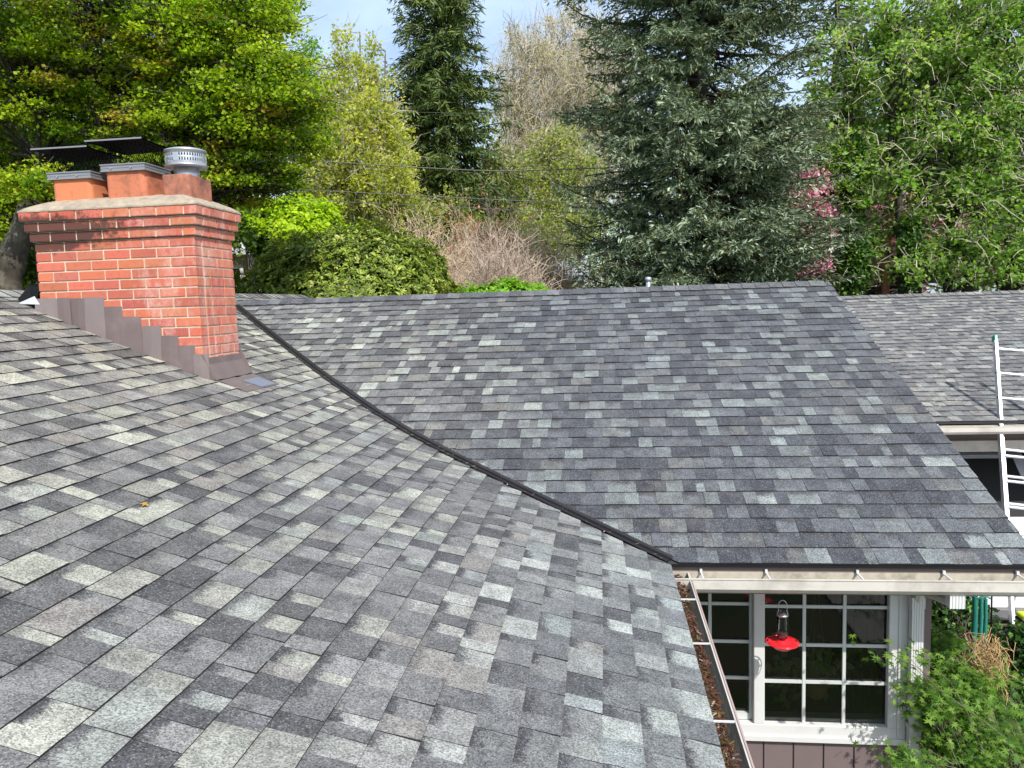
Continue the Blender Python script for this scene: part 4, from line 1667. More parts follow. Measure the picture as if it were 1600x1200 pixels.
def conifer(name, label, base, height, r_low, palette, z_to=.985, whorl=.42, per_whorl=9, droop=.18, upturn=.10, tuft=.17, dens=1.0, z_from=.0, trunk_r=.2,
            tmpl=T_NEEDLE, hang=.0, wild=.3, sparse=None, spray=1, top_round=1.0, step=.16, lateral=.42):
    base = Vector(base)
    root = empty(name, base)
    tag(root, label, 'tree')
    tb = B()
    tpts = [base + Vector((.08 * math.sin(i), .06 * math.cos(i * 1.7), height * i / 12)) for i in range(13)]
    tb.tube(tpts, [trunk_r * (1 - .93 * i / 12) for i in range(13)], 10)
    tb.build('trunk', M['bark_dark'], root, origin=base)
    bp, br, TC, TY, TN, TS = [], [], [], [], [], []
    z = height * z_from + .4
    while z < height * z_to:
        f = z / height
        R = r_low * (1 - f) ** top_round + .15
        for k in range(per_whorl):
            a = rng.random() * 2 * math.pi
            L_ = R * (.72 + .45 * rng.random())
            if sparse and rng.random() < sparse(f, a):
                continue
            d = np.array([math.cos(a), math.sin(a), 0])
            zz_ = z + rng.random() * whorl
            t = np.linspace(0, 1, 8)
            pth = np.array(base)[None, :] + np.array([0, 0, zz_])[None, :] + d[None, :] * (t[:, None] * L_)
            dr_ = droop * (1 + wild * rng.normal() * .8)
            pth[:, 2] += L_ * (-dr_ * 2.2 * t * (1 - .35 * t) + upturn * (1 + wild * rng.normal() * .5) * 1.8 * t ** 3) + L_ * .06 * np.sin(t * 3) + L_ * .05 * wild * rng.normal() * np.sin(t * 6)
            side = np.array([-d[1], d[0], 0])
            pth += side[None, :] * (L_ * .08 * (rng.random() - .5) * 2 * t[:, None] ** 2)
            bp.append(pth)
            br.append(np.linspace(.035, .006, 8) * (.5 + L_ / r_low))
            # side twigs
            nt_ = int(L_ / step * dens) + 2
            for q in range(nt_):
                tt = .18 + .82 * (q + rng.random()) / nt_
                i0 = min(int(tt * 7), 6)
                p = pth[i0] * (1 - (tt * 7 - i0)) + pth[i0 + 1] * (tt * 7 - i0)
                for sgn in (-1, 1):
                    ll = lateral * (1.05 - tt) * L_ * (.5 + .7 * rng.random()) + .10
                    ll = min(ll, .75)
                    dd = d * (.75 + .3 * rng.random()) + side * sgn * (.8 + .3 * rng.random()) + np.array([0, 0, -.10 - hang * (.5 + rng.random())])
                    dd /= np.linalg.norm(dd)
                    m_ = max(1, int(ll / (tuft * .62)))
                    for j in range(m_):
                        c_ = p + dd * (ll * j / m_)
                        c_ = c_ + rng.normal(size=3) * .025
                        TC.append(c_)
                        dy = dd + rng.normal(size=3) * .28 + np.array([0, 0, -hang * .6 + .05])
                        TY.append(dy)
                        TN.append(rng.normal(size=3) * .55 + np.array([0, 0, .8]))
                        TS.append(tuft * (.75 + .5 * rng.random()))
        z += whorl * (.55 + .45 * (1 - f))
    V, c, i_, k_ = tubes_np(np.array(bp), np.array(br), 4)
    fastmesh('limbs', V, c, i_, None, M['bark_dark'], root, base, smooth=True)
    TC, TY, TN, TS = map(np.array, (TC, TY, TN, TS))
    pal = np.array([p[0] for p in palette], float)
    w = np.array([p[1] for p in palette], float)
    colr = pal[rng.choice(len(pal), size=len(TC), p=w / w.sum())] * (1 + (rng.random((len(TC), 1)) - .5) * .5)
    if spray > 1:
        k_ = len(TC)
        rp_ = np.repeat(np.arange(k_), spray)
        TC, TY, TN, TS, colr = TC[rp_] + rng.normal(size=(len(rp_), 3)) * tuft * .22, TY[rp_] + rng.normal(size=(len(rp_), 3)) * .45, TN[rp_], TS[rp_] * (.7 + .5 * rng.random(len(rp_))), colr[rp_] * (.8 + .4 * rng.random((len(rp_), 1)))
    # thinner on the side turned away from the house
    away = ((TC - np.array(base))[:, :2] @ np.array([fw.x, fw.y])) > .25
    kp = ~away | (rng.random(len(TC)) < .38)
    TC, TY, TN, TS, colr = TC[kp], TY[kp], TN[kp], TS[kp], colr[kp]
    a = place(TC, TN, TS, tmpl, colr, TY)
    h_ = rng.random(len(TC)) < .45
    b_ = place(TC[h_], np.cross(TY[h_], TN[h_]), TS[h_], tmpl, colr[h_] * .95, TY[h_])
    V, c, i_, k_ = join([a, b_])
    fastmesh('crown', V, c, i_, k_, M['needle'], root, base)
    return root


def gpt(px, depth, dz=0.0):
    """a foot on the ground under the direction of pixel column px at a depth"""
    p = at(px, 470, depth)
    return Vector((p.x, p.y, GROUND + dz))


def stem(px0, px1, depth, ytop, bend=0, z0=None, d1=None):
    a = gpt(px0, depth)
    b_ = at(px1, ytop, d1 or depth)
    m_ = a.lerp(b_, .45) + Vector((bend, 0, 0))
    return [a, a.lerp(m_, .5) + Vector((bend * .3, 0, 0)), m_, m_.lerp(b_, .5), b_]


# ================================================================== TREES, near to far
# maple behind the chimney
LIME = [((.24, .37, .014), 4.5), ((.33, .45, .018), 4), ((.42, .52, .03), 3), ((.12, .22, .012), 2.4), ((.36, .28, .03), .8), ((.17, .17, .02), .4)]
broadleaf('maple_tree', 'lime green maple with orange tinged layered sprays behind the chimney', gpt(20, 11.5),
          [stem(20, 60, 11.5, 180, .1), stem(35, 190, 11.5, 60, -.1), stem(12, -90, 11.8, 40, 0), stem(30, 300, 11.5, 130, .2), stem(25, 330, 11.5, 20, .3)],
          [(80, 20, 11.5, 330, 120, 1, .6), (330, 60, 11, 140, 90, 1.3, .7), (400, 150, 11, 108, 75, 1.5, .8), (320, 215, 11.5, 145, 75, 1.2, .8), (110, 150, 11.8, 220, 95, .8, .6),
           (385, 275, 11.5, 95, 46, 1.2, .8), (420, 5, 11.5, 50, 45, 1, 1), (-40, 300, 11.5, 90, 120, .8), (40, 285, 10.2, 50, 28, .9),
           (480, 190, 12.5, 45, 75, 1, 1)],
          1100, 185, .40, .050, LIME, tmpl=T_KITE, barkmat='bark_dark', flat=.32, tilt=.65, twigs=8, limb_r=.05, trunk_r=.15, sag=.06, twig_r=.006, core=.75)
broadleaf('shade_tree', 'dark green tree filling the shade left of the chimney', gpt(60, 15),
          [stem(40, 0, 15, 100, .1), stem(90, 170, 15, 150, .1), stem(-20, -120, 15, 120)],
          [(20, 330, 14.5, 120, 150, 1, .5), (60, 330, 15.5, 190, 150, 1, .5), (250, 340, 16, 150, 120, 1, .5), (60, 150, 16, 220, 110, .8, .5), (290, 400, 16, 40, 60, 1)],
          420, 180, .6, .085, [((.06, .12, .018), 5), ((.10, .18, .02), 3), ((.20, .28, .03), 2)], tmpl=T_KITE, flat=.6, tilt=.8, barkmat='bark_dark', trunk_r=.22)
# mossy slanting trunk seen left of the chimney
mt = B()
c0, c1 = gpt(30, 10.9), at(12, 440, 10.9)
cl_ = [c0, c0.lerp(c1, .6), c1, at(20, 400, 10.9), at(38, 350, 10.9), at(48, 312, 10.9), at(75, 262, 11.0)]
fn, fr2 = [], []
rr0 = [.26, .23, .20, .17, .145, .12, .05]
for i in range(len(cl_) - 1):
    for t in np.linspace(0, 1, 7)[:-1]:
        q = cl_[i].lerp(cl_[i + 1], t)
        fn.append(q)
        fr2.append((rr0[i] * (1 - t) + rr0[i + 1] * t) * (1 + .22 * mnoise.noise(q * 4.2)))
mt.tube(fn, fr2, 14)
tag(mt.build('mossy_trunk', plain('mossy_bark', (.05, .042, .03), .95, var=.9, scale=9, dirt=(.22, .20, .14), bmp=1.0)),
    'thick mossy slanting trunk left of the chimney', 'tree trunk')

# rhododendron dome
def dome(name, label, px, py, depth, rx, ry, n, size, palette, tmpl, mat_, ros=7, cat='bush', depthf=.8, lump=.16, core=(.012, .022, .008)):
    ce = np.array(at(px, py, depth))
    R = np.array([rx / FPX * depth, rx / FPX * depth * depthf, ry / FPX * depth])
    base = Vector((ce[0], ce[1], GROUND))
    root = empty(name, base)
    tag(root, label, cat)
    u = unit(rng.normal(size=(n, 3)))
    u[:, 2] = np.abs(u[:, 2]) * 1.0 - .25 * rng.random(n)
    ph_ = np.array([mnoise.noise(Vector(q * 2.3 + 5)) + .5 * mnoise.noise(Vector(q * 5.5)) for q in u])
    rr_ = 1 + lump * ph_ - .22 * rng.random(n) ** 2
    C = ce + u * R * rr_[:, None]
    idx_ = np.repeat(np.arange(n), ros)
    m = len(idx_)
    out = unit(u[idx_] * np.array([1, 1, 1.1]) + np.array([0, 0, .45]))
    side = rng.normal(size=(m, 3))
    side = unit(side - out * np.sum(side * out, axis=1, keepdims=True))
    yd = side + out * (.25 + .5 * rng.random((m, 1)))
    Nn = out - side * .35 + rng.normal(size=(m, 3)) * .25
    pal = np.array([p[0] for p in palette], float)
    w = np.array([p[1] for p in palette], float)
    cr = pal[rng.choice(len(pal), size=n, p=w / w.sum())][idx_]
    cr = cr * (1 + (rng.random((m, 1)) - .5) * .6)
    V, c, i_, k_ = place(C[idx_] + side * size * .08, Nn, size * (.6 + .7 * rng.random(m)), tmpl, cr, yd)
    fastmesh('crown', V, c, i_, k_, M[mat_], root, base)
    # branches from the foot to the shell
    nb = 60
    e = C[rng.choice(n, nb)]
    s_ = np.repeat(np.array([[ce[0], ce[1], GROUND]]), nb, 0) + rng.normal(size=(nb, 3)) * np.array([.15, .15, 0])
    V, c, i_, k_ = tubes_np(curve(s_, s_ + (e - s_) * .93, .05, 6, .03), np.ones((nb, 6)) * np.linspace(.03, .006, 6), 5)
    fastmesh('stems', V, c, i_, None, M['bark_dark'], root, base)
    # deep inner leaves; the shade inside the bush is put into their dark colour
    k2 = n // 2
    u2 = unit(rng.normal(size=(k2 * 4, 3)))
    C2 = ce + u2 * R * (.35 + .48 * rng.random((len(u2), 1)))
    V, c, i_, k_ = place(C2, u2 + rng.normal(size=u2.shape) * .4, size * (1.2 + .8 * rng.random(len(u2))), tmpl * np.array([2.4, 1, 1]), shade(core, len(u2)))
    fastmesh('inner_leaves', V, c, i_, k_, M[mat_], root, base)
    return root


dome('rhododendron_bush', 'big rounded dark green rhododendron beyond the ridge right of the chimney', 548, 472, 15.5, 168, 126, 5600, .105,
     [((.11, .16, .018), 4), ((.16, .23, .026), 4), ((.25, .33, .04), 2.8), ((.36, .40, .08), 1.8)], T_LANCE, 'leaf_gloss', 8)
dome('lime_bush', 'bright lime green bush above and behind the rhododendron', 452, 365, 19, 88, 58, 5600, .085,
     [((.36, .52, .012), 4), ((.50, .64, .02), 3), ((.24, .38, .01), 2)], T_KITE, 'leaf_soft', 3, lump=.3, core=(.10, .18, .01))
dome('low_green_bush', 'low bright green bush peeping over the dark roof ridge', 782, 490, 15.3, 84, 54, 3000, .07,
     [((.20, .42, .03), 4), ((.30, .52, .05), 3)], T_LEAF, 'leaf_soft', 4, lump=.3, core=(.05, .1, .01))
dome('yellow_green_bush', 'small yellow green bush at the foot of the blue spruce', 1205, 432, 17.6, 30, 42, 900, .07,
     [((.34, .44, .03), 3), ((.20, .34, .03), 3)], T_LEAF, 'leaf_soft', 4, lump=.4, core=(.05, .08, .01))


# bare twiggy shrubs
def twiggy(name, label, px, depth, wpx, top, n, mat_, spread=.5, r0=.010, tips=None, tipsize=.03, ntip=0, lo=.25, cat='shrub', maincount=9):
    b0 = gpt(px, depth)
    root = empty(name, b0)
    tag(root, label, cat)
    H_ = at(px, top, depth).z - GROUND
    W_ = wpx / FPX * depth
    mains = []
    P0 = np.repeat(np.array([tuple(b0)]), maincount, 0) + rng.normal(size=(maincount, 3)) * np.array([.12, .12, 0])
    a = rng.random(maincount) * 6.28
    P1 = P0 + np.stack([np.cos(a) * W_ * .35 * rng.random(maincount), np.sin(a) * W_ * .3 * rng.random(maincount), np.full(maincount, H_ * .62)], 1)
    mp_ = curve(P0, P1, 0, 8, .02)
    parts = [tubes_np(mp_, np.ones((maincount, 8)) * np.linspace(r0 * 4.5, r0 * 1.6, 8), 6)]
    k = n // 5
    i = rng.integers(0, maincount, k)
    s_ = mp_[i, rng.integers(3, 8, k)]
    e = s_ + np.stack([rng.normal(size=k) * W_ * .30, rng.normal(size=k) * W_ * .24, H_ * (.06 + .26 * rng.random(k))], 1)
    e[:, 2] = np.minimum(e[:, 2], b0.z + H_ * (1.0 - .35 * (np.hypot(e[:, 0] - b0.x, e[:, 1] - b0.y) / (W_ * .6)) ** 2))
    l2 = curve(s_, e, .08, 6, .03)
    parts.append(tubes_np(l2, np.ones((k, 6)) * np.linspace(r0 * 1.4, r0 * .6, 6), 4))
    i = rng.integers(0, k, n)
    s_ = l2[i, rng.integers(1, 6, n)]
    e = s_ + np.stack([rng.normal(size=n) * .20, rng.normal(size=n) * .20, .12 + .22 * rng.random(n)], 1) * (W_ / 1.6) ** .5
    l3 = curve(s_, e, .05, 4, .05)
    parts.append(tubes_np(l3, np.ones((n, 4)) * np.linspace(r0 * .6, r0 * .3, 4), 2))
    V, c, i_, k_ = join(parts)
    fastmesh('stems', V, c, i_, None, M[mat_], root, b0)
    if ntip:
        j = rng.integers(0, n, ntip)
        C = e[j] + rng.normal(size=(ntip, 3)) * .05
        pal = np.array(tips)
        V, c, i_, k_ = place(C, rng.normal(size=(ntip, 3)), tipsize * (.6 + .8 * rng.random(ntip)), T_DIAM, pal[rng.integers(0, len(pal), ntip)] * (.7 + .6 * rng.random((ntip, 1))))
        fastmesh('buds', V, c, i_, k_, M['leaf_soft'], root, b0)
    return root


twiggy('bare_shrub', 'bare grey brown vase shaped shrub behind the middle of the ridge', 772, 16.5, 150, 330, 9000, 'twig_grey', r0=.0065, tips=[(.50, .38, .32), (.46, .34, .28)], ntip=6000, tipsize=.035)
twiggy('bare_shrub', 'bare tan shrub just right of the rhododendron', 640, 20, 210, 308, 6500, 'twig_tan', r0=.008, tips=[(.56, .42, .28), (.52, .44, .24)], ntip=9000, tipsize=.055)
twiggy('bare_shrub', 'thin dark branched shrub left of the blue spruce', 866, 15.6, 80, 385, 700, 'twig_grey', r0=.006, tips=[(.34, .3, .1)], ntip=500, tipsize=.04, maincount=4)
twiggy('bare_shrub', 'loose pinkish shrub between the bare shrub and the spruce', 850, 21, 130, 320, 4200, 'twig_tan', r0=.007, tips=[(.55, .40, .28), (.45, .42, .20)], ntip=6000, tipsize=.055)
twiggy('red_tipped_shrub', 'shrub with coral red new leaves behind the bare brown shrub', 765, 23, 160, 290, 3000, 'twig_tan', r0=.007,
       tips=[(.66, .22, .22), (.64, .18, .19), (.66, .36, .34)], ntip=3400, tipsize=.085)
twiggy('red_tipped_shrub', 'small shrub with red new leaves behind the lime bush', 562, 22, 60, 322, 500, 'twig_tan', r0=.007,
       tips=[(.60, .12, .10), (.55, .15, .12)], ntip=700, tipsize=.08)

# blue spruce
SPR = [((.095, .135, .075), 4), ((.16, .22, .130), 4), ((.26, .335, .215), 3.0), ((.16, .18, .070), 2.4), ((.36, .44, .31), 1.6)]
conifer('blue_spruce', 'large grey green blue spruce with a broad shaggy crown', gpt(1096, 17.5), 27.0, 3.0, SPR, whorl=.28, per_whorl=13, droop=.12, upturn=.10, hang=.30, wild=1.0,
        tuft=.125, spray=2, z_from=.08, z_to=.52, trunk_r=.32, top_round=.25, step=.15, lateral=.40,
        sparse=lambda f, a: .86 if (.320 < f < .358 and math.cos(a + .3) > .05) else (.55 if math.sin(f * 88 + 2.0 * math.cos(a)) > .70 else .0))
# fir with hanging sprays
FIR = [((.06, .10, .026), 5), ((.10, .15, .038), 4), ((.16, .21, .055), 2.8), ((.21, .25, .08), 1.3)]
conifer('fir_tree', 'tall dark fir with hanging sprays in the middle of the wood', gpt(703, 33), 22.5, 4.4, FIR, whorl=.44, per_whorl=12, droop=.20, upturn=.02, wild=.7,
        tuft=.30, spray=3, z_from=.10, trunk_r=.28, top_round=.72, step=.36, lateral=.40, tmpl=T_DROOP, hang=.55)
conifer('fir_tree', 'narrow dark fir almost hidden at the top right edge', gpt(1300, 24), 18.5, 2.4, FIR, whorl=.5, per_whorl=8, droop=.15, upturn=.04,
        tuft=.30, z_from=.25, trunk_r=.2, top_round=.7, step=.34, lateral=.4, tmpl=T_DROOP, hang=.3)

# right hand green trees
GRN = [((.17, .31, .050), 4), ((.25, .41, .080), 3.5), ((.10, .18, .028), 2.4), ((.34, .47, .14), 2.0)]
broadleaf('green_tree', 'bright green many stemmed tree with pale twigs at the right edge', gpt(1480, 18),
          [stem(1335, 1330, 18.6, 90, .05), stem(1425, 1385, 18.1, 60, .1), stem(1475, 1560, 18, 40, .05), stem(1480, 1500, 18, 30, -.1), stem(1490, 1660, 17.7, 130, .1), stem(1425, 1450, 18.2, 150)],
          [(1400, 95, 18.2, 140, 100, 1, .6), (1540, 150, 17.9, 150, 160, 1, .6), (1310, 235, 18.7, 62, 130, 1.1, .6), (1440, 280, 18.3, 150, 110, .7, .6), (1560, 330, 17.7, 120, 110, .7, .6),
           (1330, 380, 18.7, 70, 70, .7, .6), (1650, 230, 18, 100, 200, .6, .6), (1500, 40, 18.1, 160, 60, 1.1, .6), (1610, 410, 17.6, 60, 50, .8, .6), (1440, 425, 17.7, 90, 26, .4, .5), (1540, 400, 17.4, 90, 50, .6, .5)],
          1000, 58, .38, .092, GRN, tmpl=T_KITE, barkmat='bark_dark', flat=.75, tilt=.9, twigs=6, limb_r=.05, trunk_r=.17, sag=.10, twig_r=.009, twigmat='twig_pale')
ot = B()
a, b_ = gpt(1386, 18.6), at(1389, 330, 18.6)
ot.tube([a, a.lerp(b_, .5), at(1383, 420, 18.6), at(1384, 395, 18.6), b_, at(1402, 250, 18.6)], [.11, .095, .085, .08, .065, .03], 10)
ot.tube([at(1384, 400, 18.6), at(1392, 372, 18.5), at(1394, 335, 18.4)], [.045, .03, .016], 7)
tag(ot.build('orange_trunk', M['bark_red']), 'slim orange brown trunk standing among the green stems', 'tree trunk')
broadleaf('ivy', 'dark ivy wrapped round the left stem of the green tree', gpt(1336, 18.4), None,
          [(1336, 400, 18.35, 20, 75, 1, 1), (1332, 280, 18.4, 16, 80, 1, 1), (1425, 400, 17.9, 16, 60, .8, 1)], 150, 90, .20, .08,
          [((.05, .12, .02), 3), ((.10, .20, .03), 2)], tmpl=T_KITE, leafmat='leaf_gloss', flat=1, tilt=1, cat='ivy')
PINK = [((.74, .34, .44), 4), ((.80, .48, .55), 3), ((.62, .24, .33), 2)]
broadleaf('blossom_tree', 'pink blossoming tree showing between the spruce and green trees', gpt(1290, 23),
          [stem(1290, 1270, 23, 250), stem(1290, 1350, 23, 270), stem(1290, 1240, 23, 330)],
          [(1258, 345, 18.3, 34, 100, 1.7, .5), (1330, 370, 22.5, 90, 72, 1, .6), (1430, 370, 23, 90, 80, .9, .6), (1560, 395, 23, 80, 50, .9, .6)],
          330, 85, .38, .10, PINK, tmpl=T_DIAM, leafmat='petal', flat=.8, tilt=1.2, twigs=4, barkmat='bark_dark')
broadleaf('backing_tree', 'deep green tree standing far behind the right hand trees', gpt(1420, 30),
          [stem(1400, 1380, 30, 60), stem(1500, 1560, 30, 80)],
          [(1400, 250, 30, 190, 150, 1, .5), (1560, 300, 30, 170, 170, 1, .5), (1320, 380, 30, 130, 80, 1, .5)],
          360, 90, .8, .15, [((.04, .10, .02), 4), ((.07, .15, .03), 3), ((.13, .22, .04), 1)], tmpl=T_KITE, flat=.8, tilt=1, barkmat='bark_dark')

# spring trees of the wood in the middle
YEL = [((.48, .50, .08), 4), ((.40, .45, .07), 4), ((.58, .57, .15), 2), ((.30, .34, .06), 2)]
broadleaf('spring_tree', 'yellow green flowering tree with thin upright stems left of the fir', gpt(565, 27),
          [stem(548, 530, 27, 100), stem(570, 562, 27, 50), stem(590, 602, 27, 80), stem(560, 585, 27.5, 70)],
          [(560, 140, 27, 60, 95, .55, .8), (570, 235, 27, 78, 90, 1, .8), (520, 260, 27, 60, 80, .9, .8), (600, 280, 26.5, 50, 60, .8)],
          520, 60, .42, .115, YEL, tmpl=T_DIAM, flat=1.1, tilt=1.2, twigs=6, limb_r=.03, trunk_r=.09, sag=.02, twig_r=.010, twigmat='twig_pale', up=.2)
broadleaf('spring_tree', 'fresh green treetop rising right of the maple sprays', gpt(478, 31),
          [stem(478, 478, 31, 70)],
          [(478, 120, 31, 38, 60, 1, .8), (500, 190, 31, 60, 60, 1), (430, 150, 31, 40, 60, 1)], 150, 70, .45, .12, [((.16, .34, .05), 3), ((.22, .42, .06), 3)],
          tmpl=T_LEAF, flat=.9, tilt=1, twigs=4, trunk_r=.12, twigmat='twig_pale')
OLV = [((.28, .35, .07), 4), ((.38, .42, .10), 3), ((.20, .28, .05), 3), ((.45, .43, .18), 1.5)]
for (px_, dd, tp, lab, nn_) in ((825, 37, 40, 'tall sparse tree with pale buds right of the fir', 3), (890, 39, 15, 'tallest sparse pale twigged tree between fir and spruce', 4),
                                (945, 36, 40, 'sparse pale twigged tree touching the left side of the spruce', 3)):
    broadleaf('sparse_tree', lab, gpt(px_, dd),
              [stem(px_ + o, px_ + o * 1.7, dd, tp + abs(o) * 1.2) for o in ((-14, 0, 16) if nn_ == 3 else (-22, -7, 9, 24))],
              [(px_, tp + 90, dd, 62, 95, 1, .8), (px_, tp + 190, dd, 60, 90, .8, .8)],
              330, 16, .55, .10, [((.56, .50, .33), 4), ((.50, .48, .24), 3), ((.38, .40, .15), 2)], tmpl=T_DIAM, flat=1.2, tilt=1.4, twigs=14, limb_r=.030,
              trunk_r=.085, sag=.0, twig_r=.011, twigmat='twig_pale', barkmat='bark', up=.1, group=None)
broadleaf('olive_tree', 'olive green leafy tree low in front of the sparse trees', gpt(845, 33),
          [stem(800, 790, 33, 240), stem(850, 860, 33, 220), stem(900, 905, 33, 230)],
          [(800, 300, 33, 80, 70, 1, .6), (880, 280, 33, 70, 90, 1, .6), (850, 360, 32, 110, 50, 1, .6)],
          480, 45, .5, .12, OLV, tmpl=T_DIAM, flat=1, tilt=1.2, twigs=6, twigmat='twig_pale', trunk_r=.1, limb_r=.03)
broadleaf('olive_tree', 'dull green leafy tree below the yellow spring tree', gpt(610, 32),
          [stem(600, 600, 32, 250), stem(660, 655, 32, 280)],
          [(620, 350, 31, 110, 45, 1, .6), (520, 330, 31, 70, 60, 1, .6), (690, 350, 30, 70, 50, 1, .6)],
          330, 60, .5, .12, OLV, tmpl=T_DIAM, flat=1, tilt=1.2, twigs=5, twigmat='twig_pale', trunk_r=.1, limb_r=.03)

# the far wood: one mass
CL = ellip([(430, 330, 52, 200, 190, 1, .4), (600, 300, 54, 170, 160, 1, .4), (760, 300, 56, 150, 150, 1, .4), (900, 300, 55, 150, 150, 1, .4),
            (1080, 330, 50, 160, 130, 1, .4), (1300, 330, 48, 200, 190, 1, .4), (1560, 300, 48, 240, 200, 1, .4), (200, 300, 46, 250, 220, 1, .4), (-60, 280, 44, 200, 240, 1, .4),
            (600, 430, 50, 500, 60, 1.4, .2), (1200, 430, 50, 500, 60, 1.4, .2)], 2600)
n = len(CL)
per = 25
idx_ = np.repeat(np.arange(n), per)
m = len(idx_)
pal = np.array([(.14, .20, .04), (.22, .28, .06), (.32, .36, .09), (.10, .15, .035), (.30, .26, .14)])
colr = pal[rng.integers(0, 5, n)][idx_] * (.6 + .8 * rng.random((m, 1)))
V, c, i_, k_ = place(CL[idx_] + rng.normal(size=(m, 3)) * .9, rng.normal(size=(m, 3)) + np.array([0, -.3, .5]), .30 * (.6 + .8 * rng.random(m)), T_DIAM, colr)
fw_ = fastmesh('far_woodland', V, c, i_, k_, M['leaf_soft'])
tag(fw_, 'far green and olive woodland behind all the trees', 'woodland', kind='stuff')
fw_['category'] = 'woodland'

# ================================================================== neighbouring buildings
nh = empty('neighbour_house', gpt(335, 21))
tag(nh, 'beige neighbouring house glimpsed right of the brick chimney', 'house')
ax_ = lambda px, z, d: (lambda p: Vector((p.x, p.y, z)))(at(px, 470, d))
p0, p1 = ax_(250, 0, 21), ax_(392, 0, 21)
e = (p1 - p0)
nrm = Vector((e.y, -e.x, 0)).normalized() * -1
zt_ = at(375, 392, 21).z


def slab(bb_, a, b_, z0, z1, t=.12, off=0.0):
    n_ = nrm * -off
    t_ = nrm * t
    bb_.add([a + n_ + Vector((0, 0, z0)), b_ + n_ + Vector((0, 0, z0)), b_ + n_ + Vector((0, 0, z1)), a + n_ + Vector((0, 0, z1)),
             a + n_ + t_ + Vector((0, 0, z0)), b_ + n_ + t_ + Vector((0, 0, z0)), b_ + n_ + t_ + Vector((0, 0, z1)), a + n_ + t_ + Vector((0, 0, z1))],
            [(0, 1, 2, 3), (4, 7, 6, 5), (0, 4, 5, 1), (1, 5, 6, 2), (2, 6, 7, 3), (3, 7, 4, 0)])


wb = B()
slab(wb, p0, p1, GROUND, zt_, .2)
back = nrm * 5
wb.add([p1 + nrm * .2 + Vector((0, 0, GROUND)), p1 + back + Vector((0, 0, GROUND)), p1 + back + Vector((0, 0, zt_)), p1 + nrm * .2 + Vector((0, 0, zt_))], [(0, 1, 2, 3)])
wb.add([p0 + back + Vector((0, 0, GROUND)), p1 + back + Vector((0, 0, GROUND)), p1 + back + Vector((0, 0, zt_)), p0 + back + Vector((0, 0, zt_))], [(0, 1, 2, 3)])
wb.build('wall', M['beige_siding'], nh)
z_ = GROUND
while z_ < zt_ - .1:
    bb_ = B()
    slab(bb_, p0, p1, z_ + .006, z_ + .155, .022, .024 + .0)
    if z_ > .8:
        bb_.build('siding_board', M['beige_siding'], nh)
    z_ += .16
rf_ = B()
a, b_ = p0 - e.normalized() * .4, p1 + e.normalized() * .35
f_ = -nrm * .45
for dz in (0,):
    v = [a + f_ + Vector((0, 0, zt_)), b_ + f_ + Vector((0, 0, zt_)), b_ + nrm * 2.5 + Vector((0, 0, zt_ + .9)), a + nrm * 2.5 + Vector((0, 0, zt_ + .9)),
         b_ + nrm * 5.4 + Vector((0, 0, zt_)), a + nrm * 5.4 + Vector((0, 0, zt_))]
    v += [q - Vector((0, 0, .14)) for q in v]
    rf_.add(v, [(0, 1, 2, 3), (3, 2, 4, 5), (6, 9, 8, 7), (9, 11, 10, 8), (0, 6, 7, 1), (4, 10, 11, 5), (1, 7, 8, 2), (2, 8, 10, 4), (0, 3, 9, 6), (3, 5, 11, 9)])
rf_.build('roof', M['pale_roof'], nh)
wf = B()
q0, q1 = ax_(360, 0, 20.9), ax_(379, 0, 20.9)
zz0, zz1 = at(370, 447, 21).z, at(370, 420, 21).z
slab(wf, q0, q1, zz0, zz1, .01, .04)
wfo = wf.build('window', M['dark_room'], nh)
wf = B()
slab(wf, q1, q1 + e.normalized() * .09, zz0 - .1, zz1 + .1, .03, .055)
slab(wf, q0, q1, zz1, zz1 + .09, .03, .055)
slab(wf, q0, q1, zz0 - .09, zz0, .03, .055)
wf.build('frame', M['white'], wfo)

sh = empty('garden_shed', gpt(850, 27))
tag(sh, 'pale roofed low shed seen through the bare shrubs', 'shed')
a, b_ = ax_(770, 0, 26), ax_(910, 0, 26)
z0_ = at(850, 440, 26).z
z1_ = at(850, 412, 27).z
bk = Vector((0, 2.4, 0))
s_ = B()
s_.add([a + Vector((0, 0, GROUND)), b_ + Vector((0, 0, GROUND)), b_ + Vector((0, 0, z0_)), a + Vector((0, 0, z0_)), a + bk + Vector((0, 0, GROUND)), b_ + bk + Vector((0, 0, GROUND)),
        b_ + bk + Vector((0, 0, z1_)), a + bk + Vector((0, 0, z1_))], [(0, 1, 2, 3), (4, 7, 6, 5), (0, 4, 5, 1), (1, 5, 6, 2), (0, 3, 7, 4)])
s_.build('wall', M['beige_siding'], sh)
s_ = B()
o_ = Vector((0, -.25, -.04))
v = [a + o_ + Vector((-.2, 0, z0_ + .02)), b_ + o_ + Vector((.2, 0, z0_ + .02)), b_ + bk + Vector((.2, .2, z1_ + .06)), a + bk + Vector((-.2, .2, z1_ + .06))]
v += [q + Vector((0, 0, .08)) for q in v]
s_.add(v, [(0, 3, 2, 1), (4, 5, 6, 7), (0, 1, 5, 4), (1, 2, 6, 5), (2, 3, 7, 6), (3, 0, 4, 7)])
s_.build('roof', plain('shed_roof_paint', (.34, .34, .36), .8), sh)

